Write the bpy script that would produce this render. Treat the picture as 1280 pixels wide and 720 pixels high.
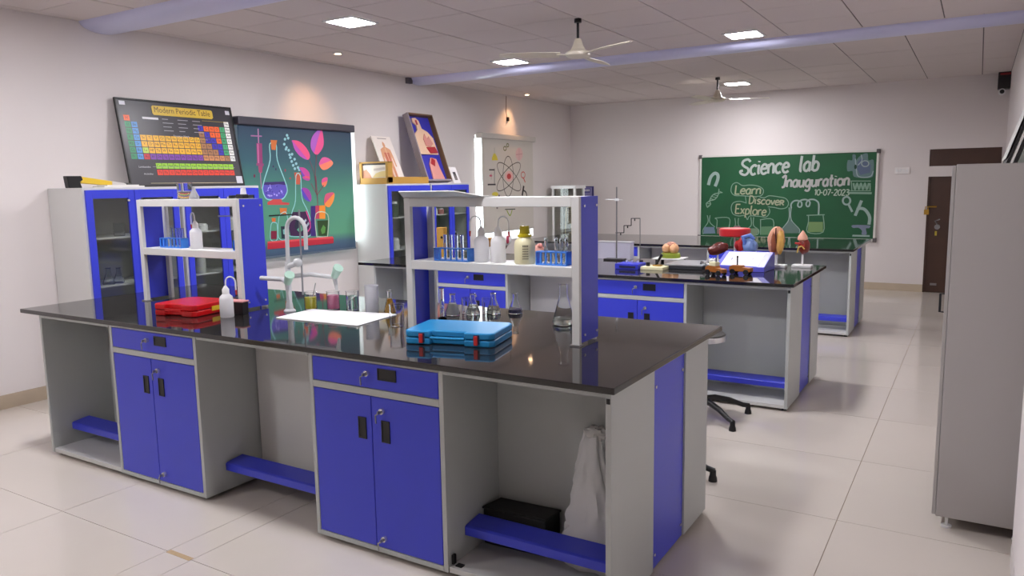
import bpy, bmesh, math, random
from mathutils import Vector, Matrix, noise

for o in list(bpy.data.objects): bpy.data.objects.remove(o)
SC = bpy.context.scene
COL = SC.collection
PI = math.pi

# ------------------------------------------------------------------ camera
HC = 1.60
cam_d = bpy.data.cameras.new('camera'); cam = bpy.data.objects.new('camera', cam_d); COL.objects.link(cam)
cam_d.sensor_width = 36.0; cam_d.lens = 950.98 / 1280 * 36.0
cam_d.clip_start = 0.02; cam_d.clip_end = 100
_r = [(0.854428, 0.519299, -0.01679), (0.055699, -0.123676, -0.990758), (-0.516576, 0.845596, -0.134597)]
cam.matrix_world = Matrix(((_r[0][0], -_r[1][0], -_r[2][0], 0), (_r[0][1], -_r[1][1], -_r[2][1], 0),
                           (_r[0][2], -_r[1][2], -_r[2][2], HC), (0, 0, 0, 1)))
SC.camera = cam

# ------------------------------------------------------------------ world, exposure
W = bpy.data.worlds.new('world'); SC.world = W; W.use_nodes = True
bg = W.node_tree.nodes['Background']; bg.inputs[0].default_value = (0.93, 0.97, 1.0, 1); bg.inputs[1].default_value = 5.0
SC.view_settings.view_transform = 'Standard'; SC.view_settings.look = 'None'
SC.view_settings.gamma = 1.0; SC.view_settings.use_curve_mapping = False
SC.view_settings.exposure = 0.38
PANEL_STRENGTH = 135.0
SPOT_POWER = 16.0

XW, XR, YB, YF, H = -6.14, 0.28, 12.10, -3.0, 2.935

# ------------------------------------------------------------------ materials
def lin(c):
    return tuple(((v / 255) / 12.92 if v / 255 <= 0.04045 else ((v / 255 + 0.055) / 1.055) ** 2.4) for v in c)
MATS = {}
def mat(name, rgb, rough=0.5, metal=0.0, noise_amt=0.0, noise_scale=8.0, bump=0.0, bump_scale=60.0, spec=None, coat=0.0,
        emit=None, emit_s=0.0, trans=0.0, ior=1.45, sss=0.0):
    if name in MATS: return MATS[name]
    m = bpy.data.materials.new(name); m.use_nodes = True; nt = m.node_tree; b = nt.nodes['Principled BSDF']
    c = lin(rgb)
    b.inputs['Base Color'].default_value = (*c, 1); b.inputs['Roughness'].default_value = rough; b.inputs['Metallic'].default_value = metal
    if spec is not None: b.inputs['Specular IOR Level'].default_value = spec
    if coat: b.inputs['Coat Weight'].default_value = coat; b.inputs['Coat Roughness'].default_value = 0.08
    if trans: b.inputs['Transmission Weight'].default_value = trans; b.inputs['IOR'].default_value = ior
    if emit: b.inputs['Emission Color'].default_value = (*lin(emit), 1); b.inputs['Emission Strength'].default_value = emit_s
    if noise_amt or bump:
        tc = nt.nodes.new('ShaderNodeTexCoord')
    if noise_amt:
        n = nt.nodes.new('ShaderNodeTexNoise'); n.inputs['Scale'].default_value = noise_scale; n.inputs['Detail'].default_value = 4
        nt.links.new(tc.outputs['Object'], n.inputs['Vector'])
        mx = nt.nodes.new('ShaderNodeMix'); mx.data_type = 'RGBA'
        mx.inputs[6].default_value = (*[v * (1 - noise_amt) for v in c], 1); mx.inputs[7].default_value = (*[min(1, v * (1 + noise_amt)) for v in c], 1)
        nt.links.new(n.outputs['Fac'], mx.inputs[0]); nt.links.new(mx.outputs[2], b.inputs['Base Color'])
    if bump:
        n2 = nt.nodes.new('ShaderNodeTexNoise'); n2.inputs['Scale'].default_value = bump_scale; n2.inputs['Detail'].default_value = 3
        nt.links.new(tc.outputs['Object'], n2.inputs['Vector'])
        bp = nt.nodes.new('ShaderNodeBump'); bp.inputs['Strength'].default_value = bump; bp.inputs['Distance'].default_value = 0.005
        nt.links.new(n2.outputs['Fac'], bp.inputs['Height']); nt.links.new(bp.outputs[0], b.inputs['Normal'])
    MATS[name] = m; return m

WALL = mat('wall_paint', (226, 219, 217), 0.75, noise_amt=0.02, noise_scale=1.5, bump=0.03, bump_scale=120)
CEIL = mat('ceiling_tile', (210, 200, 198), 0.85, noise_amt=0.05, noise_scale=120, bump=0.15, bump_scale=220)
CGRID = mat('ceiling_grid', (88, 80, 80), 0.7)
FLOOR = mat('floor_tile', (205, 197, 188), 0.12, noise_amt=0.035, noise_scale=2.2)
GROUT = mat('floor_grout', (168, 150, 126), 0.7)
SKIRT = mat('skirting_tile', (196, 180, 158), 0.25, noise_amt=0.08, noise_scale=6)
DUCT = mat('duct_paint', (198, 200, 232), 0.28)
GREY = mat('light_grey_laminate', (182, 186, 184), 0.42, noise_amt=0.02, noise_scale=4)
GREY2 = mat('white_grey_powder_coat', (206, 206, 204), 0.4)
BLUE = mat('royal_blue_powder_coat', (56, 66, 206), 0.33, noise_amt=0.03, noise_scale=5)
BLACK = mat('black_plastic', (14, 14, 16), 0.4)
CHROME = mat('chrome', (226, 226, 228), 0.2, metal=0.75)
STEEL = mat('brushed_steel', (150, 150, 152), 0.3, metal=1)
DARKMETAL = mat('dark_metal', (60, 58, 58), 0.35, metal=0.8)
WHITEP = mat('white_plastic', (232, 232, 232), 0.35)
CREAMP = mat('cream_plastic', (222, 216, 178), 0.4)
GLASS = mat('clear_glass', (250, 252, 252), 0.02, trans=1.0, ior=1.36)
BROWN = mat('dark_brown_door', (70, 44, 32), 0.4, noise_amt=0.18, noise_scale=9)
CARTON = mat('ochre_carton', (186, 142, 62), 0.6, noise_amt=0.06, noise_scale=10)
BRASS = mat('brass', (190, 150, 70), 0.3, metal=1)

def granite():
    m = bpy.data.materials.new('black_granite'); m.use_nodes = True; nt = m.node_tree; b = nt.nodes['Principled BSDF']
    tc = nt.nodes.new('ShaderNodeTexCoord'); v = nt.nodes.new('ShaderNodeTexNoise'); v.inputs['Scale'].default_value = 320; v.inputs['Detail'].default_value = 2
    r = nt.nodes.new('ShaderNodeValToRGB'); r.color_ramp.elements[0].position = 0.52; r.color_ramp.elements[0].color = (0.010, 0.009, 0.009, 1)
    r.color_ramp.elements[1].position = 0.72; r.color_ramp.elements[1].color = (0.045, 0.042, 0.04, 1)
    nt.links.new(tc.outputs['Object'], v.inputs['Vector']); nt.links.new(v.outputs['Fac'], r.inputs[0]); nt.links.new(r.outputs[0], b.inputs['Base Color'])
    b.inputs['Roughness'].default_value = 0.05; b.inputs['Specular IOR Level'].default_value = 0.7
    return m
GRANITE = granite()

def thin_glass(name, tint, reflect=0.12):
    m = bpy.data.materials.new(name); m.use_nodes = True; nt = m.node_tree; nt.nodes.clear()
    out = nt.nodes.new('ShaderNodeOutputMaterial'); tr = nt.nodes.new('ShaderNodeBsdfTransparent'); tr.inputs[0].default_value = (*tint, 1)
    gl = nt.nodes.new('ShaderNodeBsdfGlossy'); gl.inputs['Roughness'].default_value = 0.03
    lw = nt.nodes.new('ShaderNodeLayerWeight'); lw.inputs[0].default_value = 0.5
    fr = nt.nodes.new('ShaderNodeMath'); fr.operation = 'POWER'; fr.inputs[1].default_value = 4.0
    nt.links.new(lw.outputs['Facing'], fr.inputs[0])
    ma = nt.nodes.new('ShaderNodeMath'); ma.operation = 'MULTIPLY_ADD'; ma.inputs[1].default_value = 0.6; ma.inputs[2].default_value = reflect * 0.5
    mx = nt.nodes.new('ShaderNodeMixShader')
    nt.links.new(fr.outputs[0], ma.inputs[0]); nt.links.new(ma.outputs[0], mx.inputs[0]); nt.links.new(tr.outputs[0], mx.inputs[1]); nt.links.new(gl.outputs[0], mx.inputs[2])
    nt.links.new(mx.outputs[0], out.inputs[0]); return m
PANE = thin_glass('cabinet_pane', (0.86, 0.88, 0.86), 0.10)
WPANE = thin_glass('window_pane', (0.92, 0.95, 0.95), 0.05)

def translucent(name, rgb, mixv=0.5, rough=0.4):
    m = bpy.data.materials.new(name); m.use_nodes = True; nt = m.node_tree; b = nt.nodes['Principled BSDF']
    c = lin(rgb); b.inputs['Base Color'].default_value = (*c, 1); b.inputs['Roughness'].default_value = rough
    out = nt.nodes['Material Output']; t = nt.nodes.new('ShaderNodeBsdfTranslucent'); t.inputs[0].default_value = (*c, 1)
    mx = nt.nodes.new('ShaderNodeMixShader'); mx.inputs[0].default_value = mixv
    nt.links.new(b.outputs[0], mx.inputs[1]); nt.links.new(t.outputs[0], mx.inputs[2]); nt.links.new(mx.outputs[0], out.inputs[0]); return m
MILKY = translucent('milky_plastic', (248, 248, 250), 0.4)

# ------------------------------------------------------------------ mesh builder
class MB:
    def __init__(s): s.v = []; s.f = []
    def add(s, vs, fs):
        n = len(s.v); s.v += [tuple(p) for p in vs]; s.f += [tuple(i + n for i in f) for f in fs]; return s
    def box(s, x0, x1, y0, y1, z0, z1):
        return s.add([(x0, y0, z0), (x1, y0, z0), (x1, y1, z0), (x0, y1, z0), (x0, y0, z1), (x1, y0, z1), (x1, y1, z1), (x0, y1, z1)],
                     [(3, 2, 1, 0), (4, 5, 6, 7), (0, 1, 5, 4), (1, 2, 6, 5), (2, 3, 7, 6), (3, 0, 4, 7)])
    def obox(s, o, e1, e2, e3):
        o, e1, e2, e3 = map(Vector, (o, e1, e2, e3))
        return s.add([o, o + e1, o + e1 + e2, o + e2, o + e3, o + e1 + e3, o + e1 + e2 + e3, o + e2 + e3],
                     [(3, 2, 1, 0), (4, 5, 6, 7), (0, 1, 5, 4), (1, 2, 6, 5), (2, 3, 7, 6), (3, 0, 4, 7)])
    def prism(s, prof, axis, a0, a1):
        n = len(prof)
        def pt(p, a):
            return {'x': (a, p[0], p[1]), 'y': (p[0], a, p[1]), 'z': (p[0], p[1], a)}[axis]
        vs = [pt(p, a0) for p in prof] + [pt(p, a1) for p in prof]
        fs = [tuple(range(n))[::-1], tuple(range(n, 2 * n))] + [(i, (i + 1) % n, n + (i + 1) % n, n + i) for i in range(n)]
        return s.add(vs, fs)
    def lathe(s, prof, c=(0, 0, 0), seg=24, axis='z'):
        vs = []; fs = []; n = len(prof)
        for r, z in prof:
            for k in range(seg):
                a = 2 * PI * k / seg; x, y = r * math.cos(a), r * math.sin(a)
                p = {'z': (x, y, z), 'y': (x, -z, y), 'x': (z, x, y)}[axis]
                vs.append((c[0] + p[0], c[1] + p[1], c[2] + p[2]))
        for i in range(n - 1):
            for k in range(seg):
                k2 = (k + 1) % seg
                fs.append((i * seg + k, i * seg + k2, (i + 1) * seg + k2, (i + 1) * seg + k))
        return s.add(vs, fs)
    def cyl(s, c, r, h, seg=20, axis='z', r2=None):
        r2 = r if r2 is None else r2
        return s.lathe([(0.0001, 0), (r, 0), (r2, h), (0.0001, h)], c, seg, axis)
    def tube(s, pts, r, seg=8, cap=True):
        pts = [Vector(p) for p in pts]; n = len(pts); vs = []; fs = []
        rs = r if isinstance(r, (list, tuple)) else [r] * n
        up = Vector((0, 0, 1)); prev = None
        for i, p in enumerate(pts):
            t = (pts[min(i + 1, n - 1)] - pts[max(i - 1, 0)]).normalized()
            if prev is None:
                a = up if abs(t.dot(up)) < 0.9 else Vector((1, 0, 0)); u = t.cross(a).normalized()
            else:
                u = (prev - t * prev.dot(t)).normalized()
            prev = u; w = t.cross(u)
            for k in range(seg):
                an = 2 * PI * k / seg; vs.append(p + (u * math.cos(an) + w * math.sin(an)) * rs[i])
        for i in range(n - 1):
            for k in range(seg):
                k2 = (k + 1) % seg; fs.append((i * seg + k, i * seg + k2, (i + 1) * seg + k2, (i + 1) * seg + k))
        if cap: fs += [tuple(range(seg))[::-1], tuple(range((n - 1) * seg, n * seg))]
        return s.add(vs, fs)
    def blob(s, c, r, rot=(0, 0, 0), amp=0.0, freq=3.0, seg=20, ring=14, seed=0, fn=None):
        from mathutils import Euler
        E_ = Euler(rot).to_matrix(); vs = []; fs = []
        for i in range(ring + 1):
            th = PI * i / ring
            for k in range(seg):
                ph = 2 * PI * k / seg
                d = Vector((math.sin(th) * math.cos(ph), math.sin(th) * math.sin(ph), math.cos(th)))
                m = 1 + amp * noise.noise(d * freq + Vector((seed, seed * .7, 0)))
                p = Vector((d.x * r[0], d.y * r[1], d.z * r[2])) * m
                if fn: p = fn(p, d)
                vs.append(Vector(c) + E_ @ p)
        for i in range(ring):
            for k in range(seg):
                k2 = (k + 1) % seg; fs.append((i * seg + k, (i + 1) * seg + k, (i + 1) * seg + k2, i * seg + k2))
        return s.add(vs, fs)
    def poly(s, pts): return s.add(pts, [tuple(range(len(pts)))])

def O(mb, name, m, parent=None, bevel=0.0, smooth=False, world=False, segs=2):
    me = bpy.data.meshes.new(name); me.from_pydata(mb.v, [], mb.f)
    me.materials.append(m)
    b = bmesh.new(); b.from_mesh(me); bmesh.ops.remove_doubles(b, verts=b.verts, dist=1e-5); bmesh.ops.recalc_face_normals(b, faces=b.faces); b.to_mesh(me); b.free()
    if smooth:
        me.shade_smooth(); me.set_sharp_from_angle(angle=math.radians(38))
    o = bpy.data.objects.new(name, me); COL.objects.link(o)
    if bevel:
        md = o.modifiers.new('bevel', 'BEVEL'); md.width = bevel; md.segments = segs; md.limit_method = 'ANGLE'; md.angle_limit = math.radians(40)
    if parent:
        o.parent = parent
        if world: o.matrix_parent_inverse = root_matrix(parent).inverted()
    return o
def root_matrix(o):
    m = Matrix.Translation(o.location) @ o.rotation_euler.to_matrix().to_4x4()
    if o.parent: m = root_matrix(o.parent) @ o.matrix_parent_inverse @ m
    return m
def tag(o, label, cat, group=None, kind=None):
    o['label'] = label; o['category'] = cat
    if group: o['group'] = group
    if kind: o['kind'] = kind
    return o
def T(name, label, cat, loc=(0, 0, 0), rz=0.0, group=None):
    o = bpy.data.objects.new(name, None); COL.objects.link(o); o.empty_display_size = 0.05
    o.location = loc; o.rotation_euler = (0, 0, rz); tag(o, label, cat, group); return o
def struct(name, mb, m, label=None, bevel=0, cat=None):
    o = O(mb, name, m, None, bevel); o['kind'] = 'structure'
    if label: o['label'] = label
    o['category'] = cat or name.split('_')[0]
    return o
def dup(o, loc=None, rz=None, label=None, parent=None, group=None):
    c = o.copy(); COL.objects.link(c)
    if parent is not None: c.parent = parent
    if loc is not None: c.location = loc
    if rz is not None: c.rotation_euler = (0, 0, rz)
    if label: c['label'] = label
    if group: c['group'] = group
    for ch in list(o.children): dup(ch, parent=c)
    return c
def part(parent, name, m, bevel=0.0, smooth=False, world=False, **kw):
    mb = MB(); 
    def fin(): return O(mb, name, m, parent, bevel, smooth, world)
    mb.fin = fin; return mb

# ------------------------------------------------------------------ text meshes (built-in font), made once up front
def text_meshes(words):
    objs = {}
    for w in words:
        cu = bpy.data.curves.new('txt', 'FONT'); cu.body = w; cu.size = 1.0; cu.resolution_u = 2
        ob = bpy.data.objects.new('txt', cu); COL.objects.link(ob); objs[w] = ob
    bpy.context.view_layer.update(); dg = bpy.context.evaluated_depsgraph_get(); res = {}
    for w, ob in objs.items():
        me = ob.evaluated_get(dg).to_mesh(); vs = [tuple(v.co) for v in me.vertices]; fs = [tuple(p.vertices) for p in me.polygons]
        xs = [v[0] for v in vs] or [0, 1]; x0, x1 = min(xs), max(xs)
        res[w] = ([(v[0] - x0, v[1]) for v in vs], fs, x1 - x0)
        ob.evaluated_get(dg).to_mesh_clear()
    for ob in objs.values():
        cu = ob.data; bpy.data.objects.remove(ob); bpy.data.curves.remove(cu)
    return res

# ------------------------------------------------------------------ flat art (print, chalk): fills and strokes in the plane of a surface
def ribbon(pts, w, closed=False):
    P = [Vector(p) for p in pts]; n = len(P); L = []; R_ = []
    for i in range(n):
        a = P[(i - 1) % n] if (closed or i > 0) else P[i]; b = P[(i + 1) % n] if (closed or i < n - 1) else P[i]
        t = b - a
        t = t.normalized() if t.length > 1e-9 else Vector((1, 0))
        nn = Vector((-t.y, t.x)); L.append(P[i] + nn * w / 2); R_.append(P[i] - nn * w / 2)
    q = []
    for i in range(n if closed else n - 1):
        j = (i + 1) % n; q.append([R_[i], R_[j], L[j], L[i]])
    return q
def smooth_line(pts, closed=False, k=4):
    P = [Vector(p) for p in pts]; n = len(P)
    if n < 3: return P
    out = []
    for i in range(n if closed else n - 1):
        if closed: a, b, c, d = P[(i - 1) % n], P[i], P[(i + 1) % n], P[(i + 2) % n]
        else: a, b, c, d = P[max(i - 1, 0)], P[i], P[i + 1], P[min(i + 2, n - 1)]
        for j in range(k):
            t = j / k
            out.append(0.5 * ((2 * b) + (c - a) * t + (2 * a - 5 * b + 4 * c - d) * t * t + (3 * b - a - 3 * c + d) * t ** 3))
    if not closed: out.append(P[-1])
    return out
class Art:
    def __init__(s, place, mrough=0.6): s.place = place; s.v = []; s.f = []; s.mi = []; s.mats = []; s.idx = {}; s.layer = 0; s.rough = mrough
    def m(s, col):
        if col not in s.idx:
            s.idx[col] = len(s.mats); s.mats.append(mat('print_%d_%d_%d' % col, col, s.rough))
        return s.idx[col]
    def face(s, pts, col):
        n = len(s.v); s.v += [s.place(p[0], p[1], s.layer) for p in pts]; s.f.append(tuple(range(n, n + len(pts)))); s.mi.append(s.m(col))
    def faces(s, vs, fs, col):
        n = len(s.v); s.v += [s.place(p[0], p[1], s.layer) for p in vs]; k = s.m(col)
        for f in fs: s.f.append(tuple(i + n for i in f)); s.mi.append(k)
    def fill(s, pts, col): s.layer += 1; s.face(pts, col)
    def stroke(s, pts, w, col, closed=False, smooth=True):
        s.layer += 1
        for q in ribbon(smooth_line(pts, closed) if smooth and len(pts) > 2 else pts, w, closed): s.face(q, col)
    def rect(s, x0, x1, y0, y1, col): s.fill([(x0, y0), (x1, y0), (x1, y1), (x0, y1)], col)
    def text(s, tm, x, y, h, col, width=None):
        vs, fs, w = tm; k = h / 0.7; kx = k if width is None else width / w
        s.layer += 1; s.faces([(x + v[0] * kx, y + v[1] * k) for v in vs], fs, col)
    def items(s, L):
        for kind, col, w, pts in L:
            if kind == 'l':
                q = smooth_line(pts, True); s.fill(q, tuple(col)); s.fill(q[:len(q) // 2 + 1], tuple(w))
            elif kind == 'f': s.fill(smooth_line(pts, True, 3) if len(pts) >= 8 else pts, tuple(col))
            elif kind == 's': s.stroke(pts, w, tuple(col))
            else: s.stroke(pts, w, tuple(col), True)
    def build(s, name, parent, world=True):
        if not s.f: return None
        me = bpy.data.meshes.new(name); me.from_pydata(s.v, [], s.f)
        for m_ in s.mats: me.materials.append(m_)
        me.polygons.foreach_set('material_index', s.mi)
        o = bpy.data.objects.new(name, me); COL.objects.link(o)
        if parent:
            o.parent = parent
            if world: o.matrix_parent_inverse = root_matrix(parent).inverted()
        return o
GL = {'S': (.72, [[(.7, .85), (.5, 1), (.2, .92), (.12, .72), (.3, .55), (.55, .42), (.6, .2), (.4, .02), (.1, .1), (.02, .25), (.2, .3)]]),
 'c': (.5, [[(.45, .5), (.3, .6), (.08, .45), (.05, .2), (.2, 0), (.42, .08)]]), 'i': (.25, [[(.1, .6), (.1, .15), (.16, 0)], [(.1, .76), (.11, .83)]]),
 'e': (.5, [[(.06, .32), (.42, .36), (.38, .55), (.22, .6), (.06, .42), (.06, .15), (.22, 0), (.45, .1)]]),
 'n': (.5, [[(.05, .6), (.05, 0)], [(.05, .4), (.2, .6), (.38, .52), (.4, .2), (.42, 0)]]), 'l': (.28, [[(.12, 1), (.1, .12), (.2, 0)]]),
 'a': (.52, [[(.4, .5), (.25, .6), (.06, .4), (.08, .1), (.25, 0), (.4, .2)], [(.41, .6), (.41, .1), (.48, 0)]]),
 'b': (.5, [[(.1, 1), (.08, 0)], [(.08, .35), (.25, .58), (.44, .42), (.4, .08), (.2, 0), (.08, .12)]]),
 'I': (.4, [[(.0, .82), (.28, 1), (.24, .1), (.02, 0)]]), 'u': (.52, [[(.05, .6), (.06, .15), (.2, 0), (.38, .15)], [(.4, .6), (.4, .08), (.48, 0)]]),
 'g': (.52, [[(.4, .5), (.25, .6), (.06, .4), (.08, .1), (.25, 0), (.4, .2)], [(.41, .6), (.41, -.2), (.25, -.38), (.05, -.28)]]),
 'r': (.4, [[(.06, .6), (.06, 0)], [(.06, .4), (.2, .58), (.36, .56)]]), 't': (.38, [[(.15, .95), (.15, .1), (.3, 0)], [(.0, .62), (.32, .62)]]),
 'o': (.52, [[(.25, .6), (.06, .45), (.06, .15), (.25, 0), (.44, .15), (.44, .45), (.25, .6)]]), 'L': (.52, [[(.08, 1), (.08, 0)], [(.04, 0), (.48, 0)]]),
 'D': (.62, [[(.08, 0), (.08, 1)], [(.04, 1), (.35, .95), (.55, .65), (.5, .2), (.3, 0), (.04, 0)]]),
 's': (.46, [[(.4, .52), (.22, .6), (.08, .48), (.2, .33), (.38, .2), (.3, .03), (.05, .06)]]), 'v': (.46, [[(.03, .6), (.22, 0)], [(.22, 0), (.42, .6)]]),
 'E': (.56, [[(.5, 1), (.06, 1)], [(.08, 1), (.08, 0)], [(.06, 0), (.52, 0)], [(.08, .52), (.42, .52)]]), 'x': (.48, [[(.04, .6), (.42, 0)], [(.42, .6), (.04, 0)]]),
 'p': (.5, [[(.08, .6), (.08, -.38)], [(.08, .4), (.25, .6), (.44, .42), (.4, .1), (.2, 0), (.08, .12)]]),
 'R': (.5, [[(.06, 0), (.06, .62)], [(.04, .62), (.36, .58), (.36, .38), (.04, .3)], [(.2, .3), (.44, 0)]]),
 '0': (.5, [[(.25, 1), (.06, .75), (.06, .25), (.25, 0), (.44, .25), (.44, .75), (.25, 1)]]), '1': (.32, [[(.05, .8), (.2, 1)], [(.2, 1), (.2, 0)]]),
 '2': (.52, [[(.05, .8), (.2, 1), (.42, .85), (.3, .45), (.03, 0)], [(.03, 0), (.48, 0)]]), '3': (.5, [[(.05, .92), (.25, 1), (.42, .82), (.2, .55), (.45, .35), (.35, .05), (.05, .05)]]),
 '7': (.5, [[(.03, 1), (.45, 1)], [(.45, 1), (.18, 0)]]), '-': (.38, [[(.05, .45), (.3, .45)]])}
def chalk_text(art, word, a, b, h, w, col):
    tot = sum(GL[c][0] for c in word); ax, az = a; L = b[0] - a[0]; k = L / tot; x = 0
    for c in word:
        for st in GL[c][1]:
            pts = [(ax + (x + p[0] + 0.08 * p[1]) * k, az + (b[1] - az) * (x / tot) + p[1] * h) for p in st]
            art.stroke(pts, w, col)
        x += GL[c][0]
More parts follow.
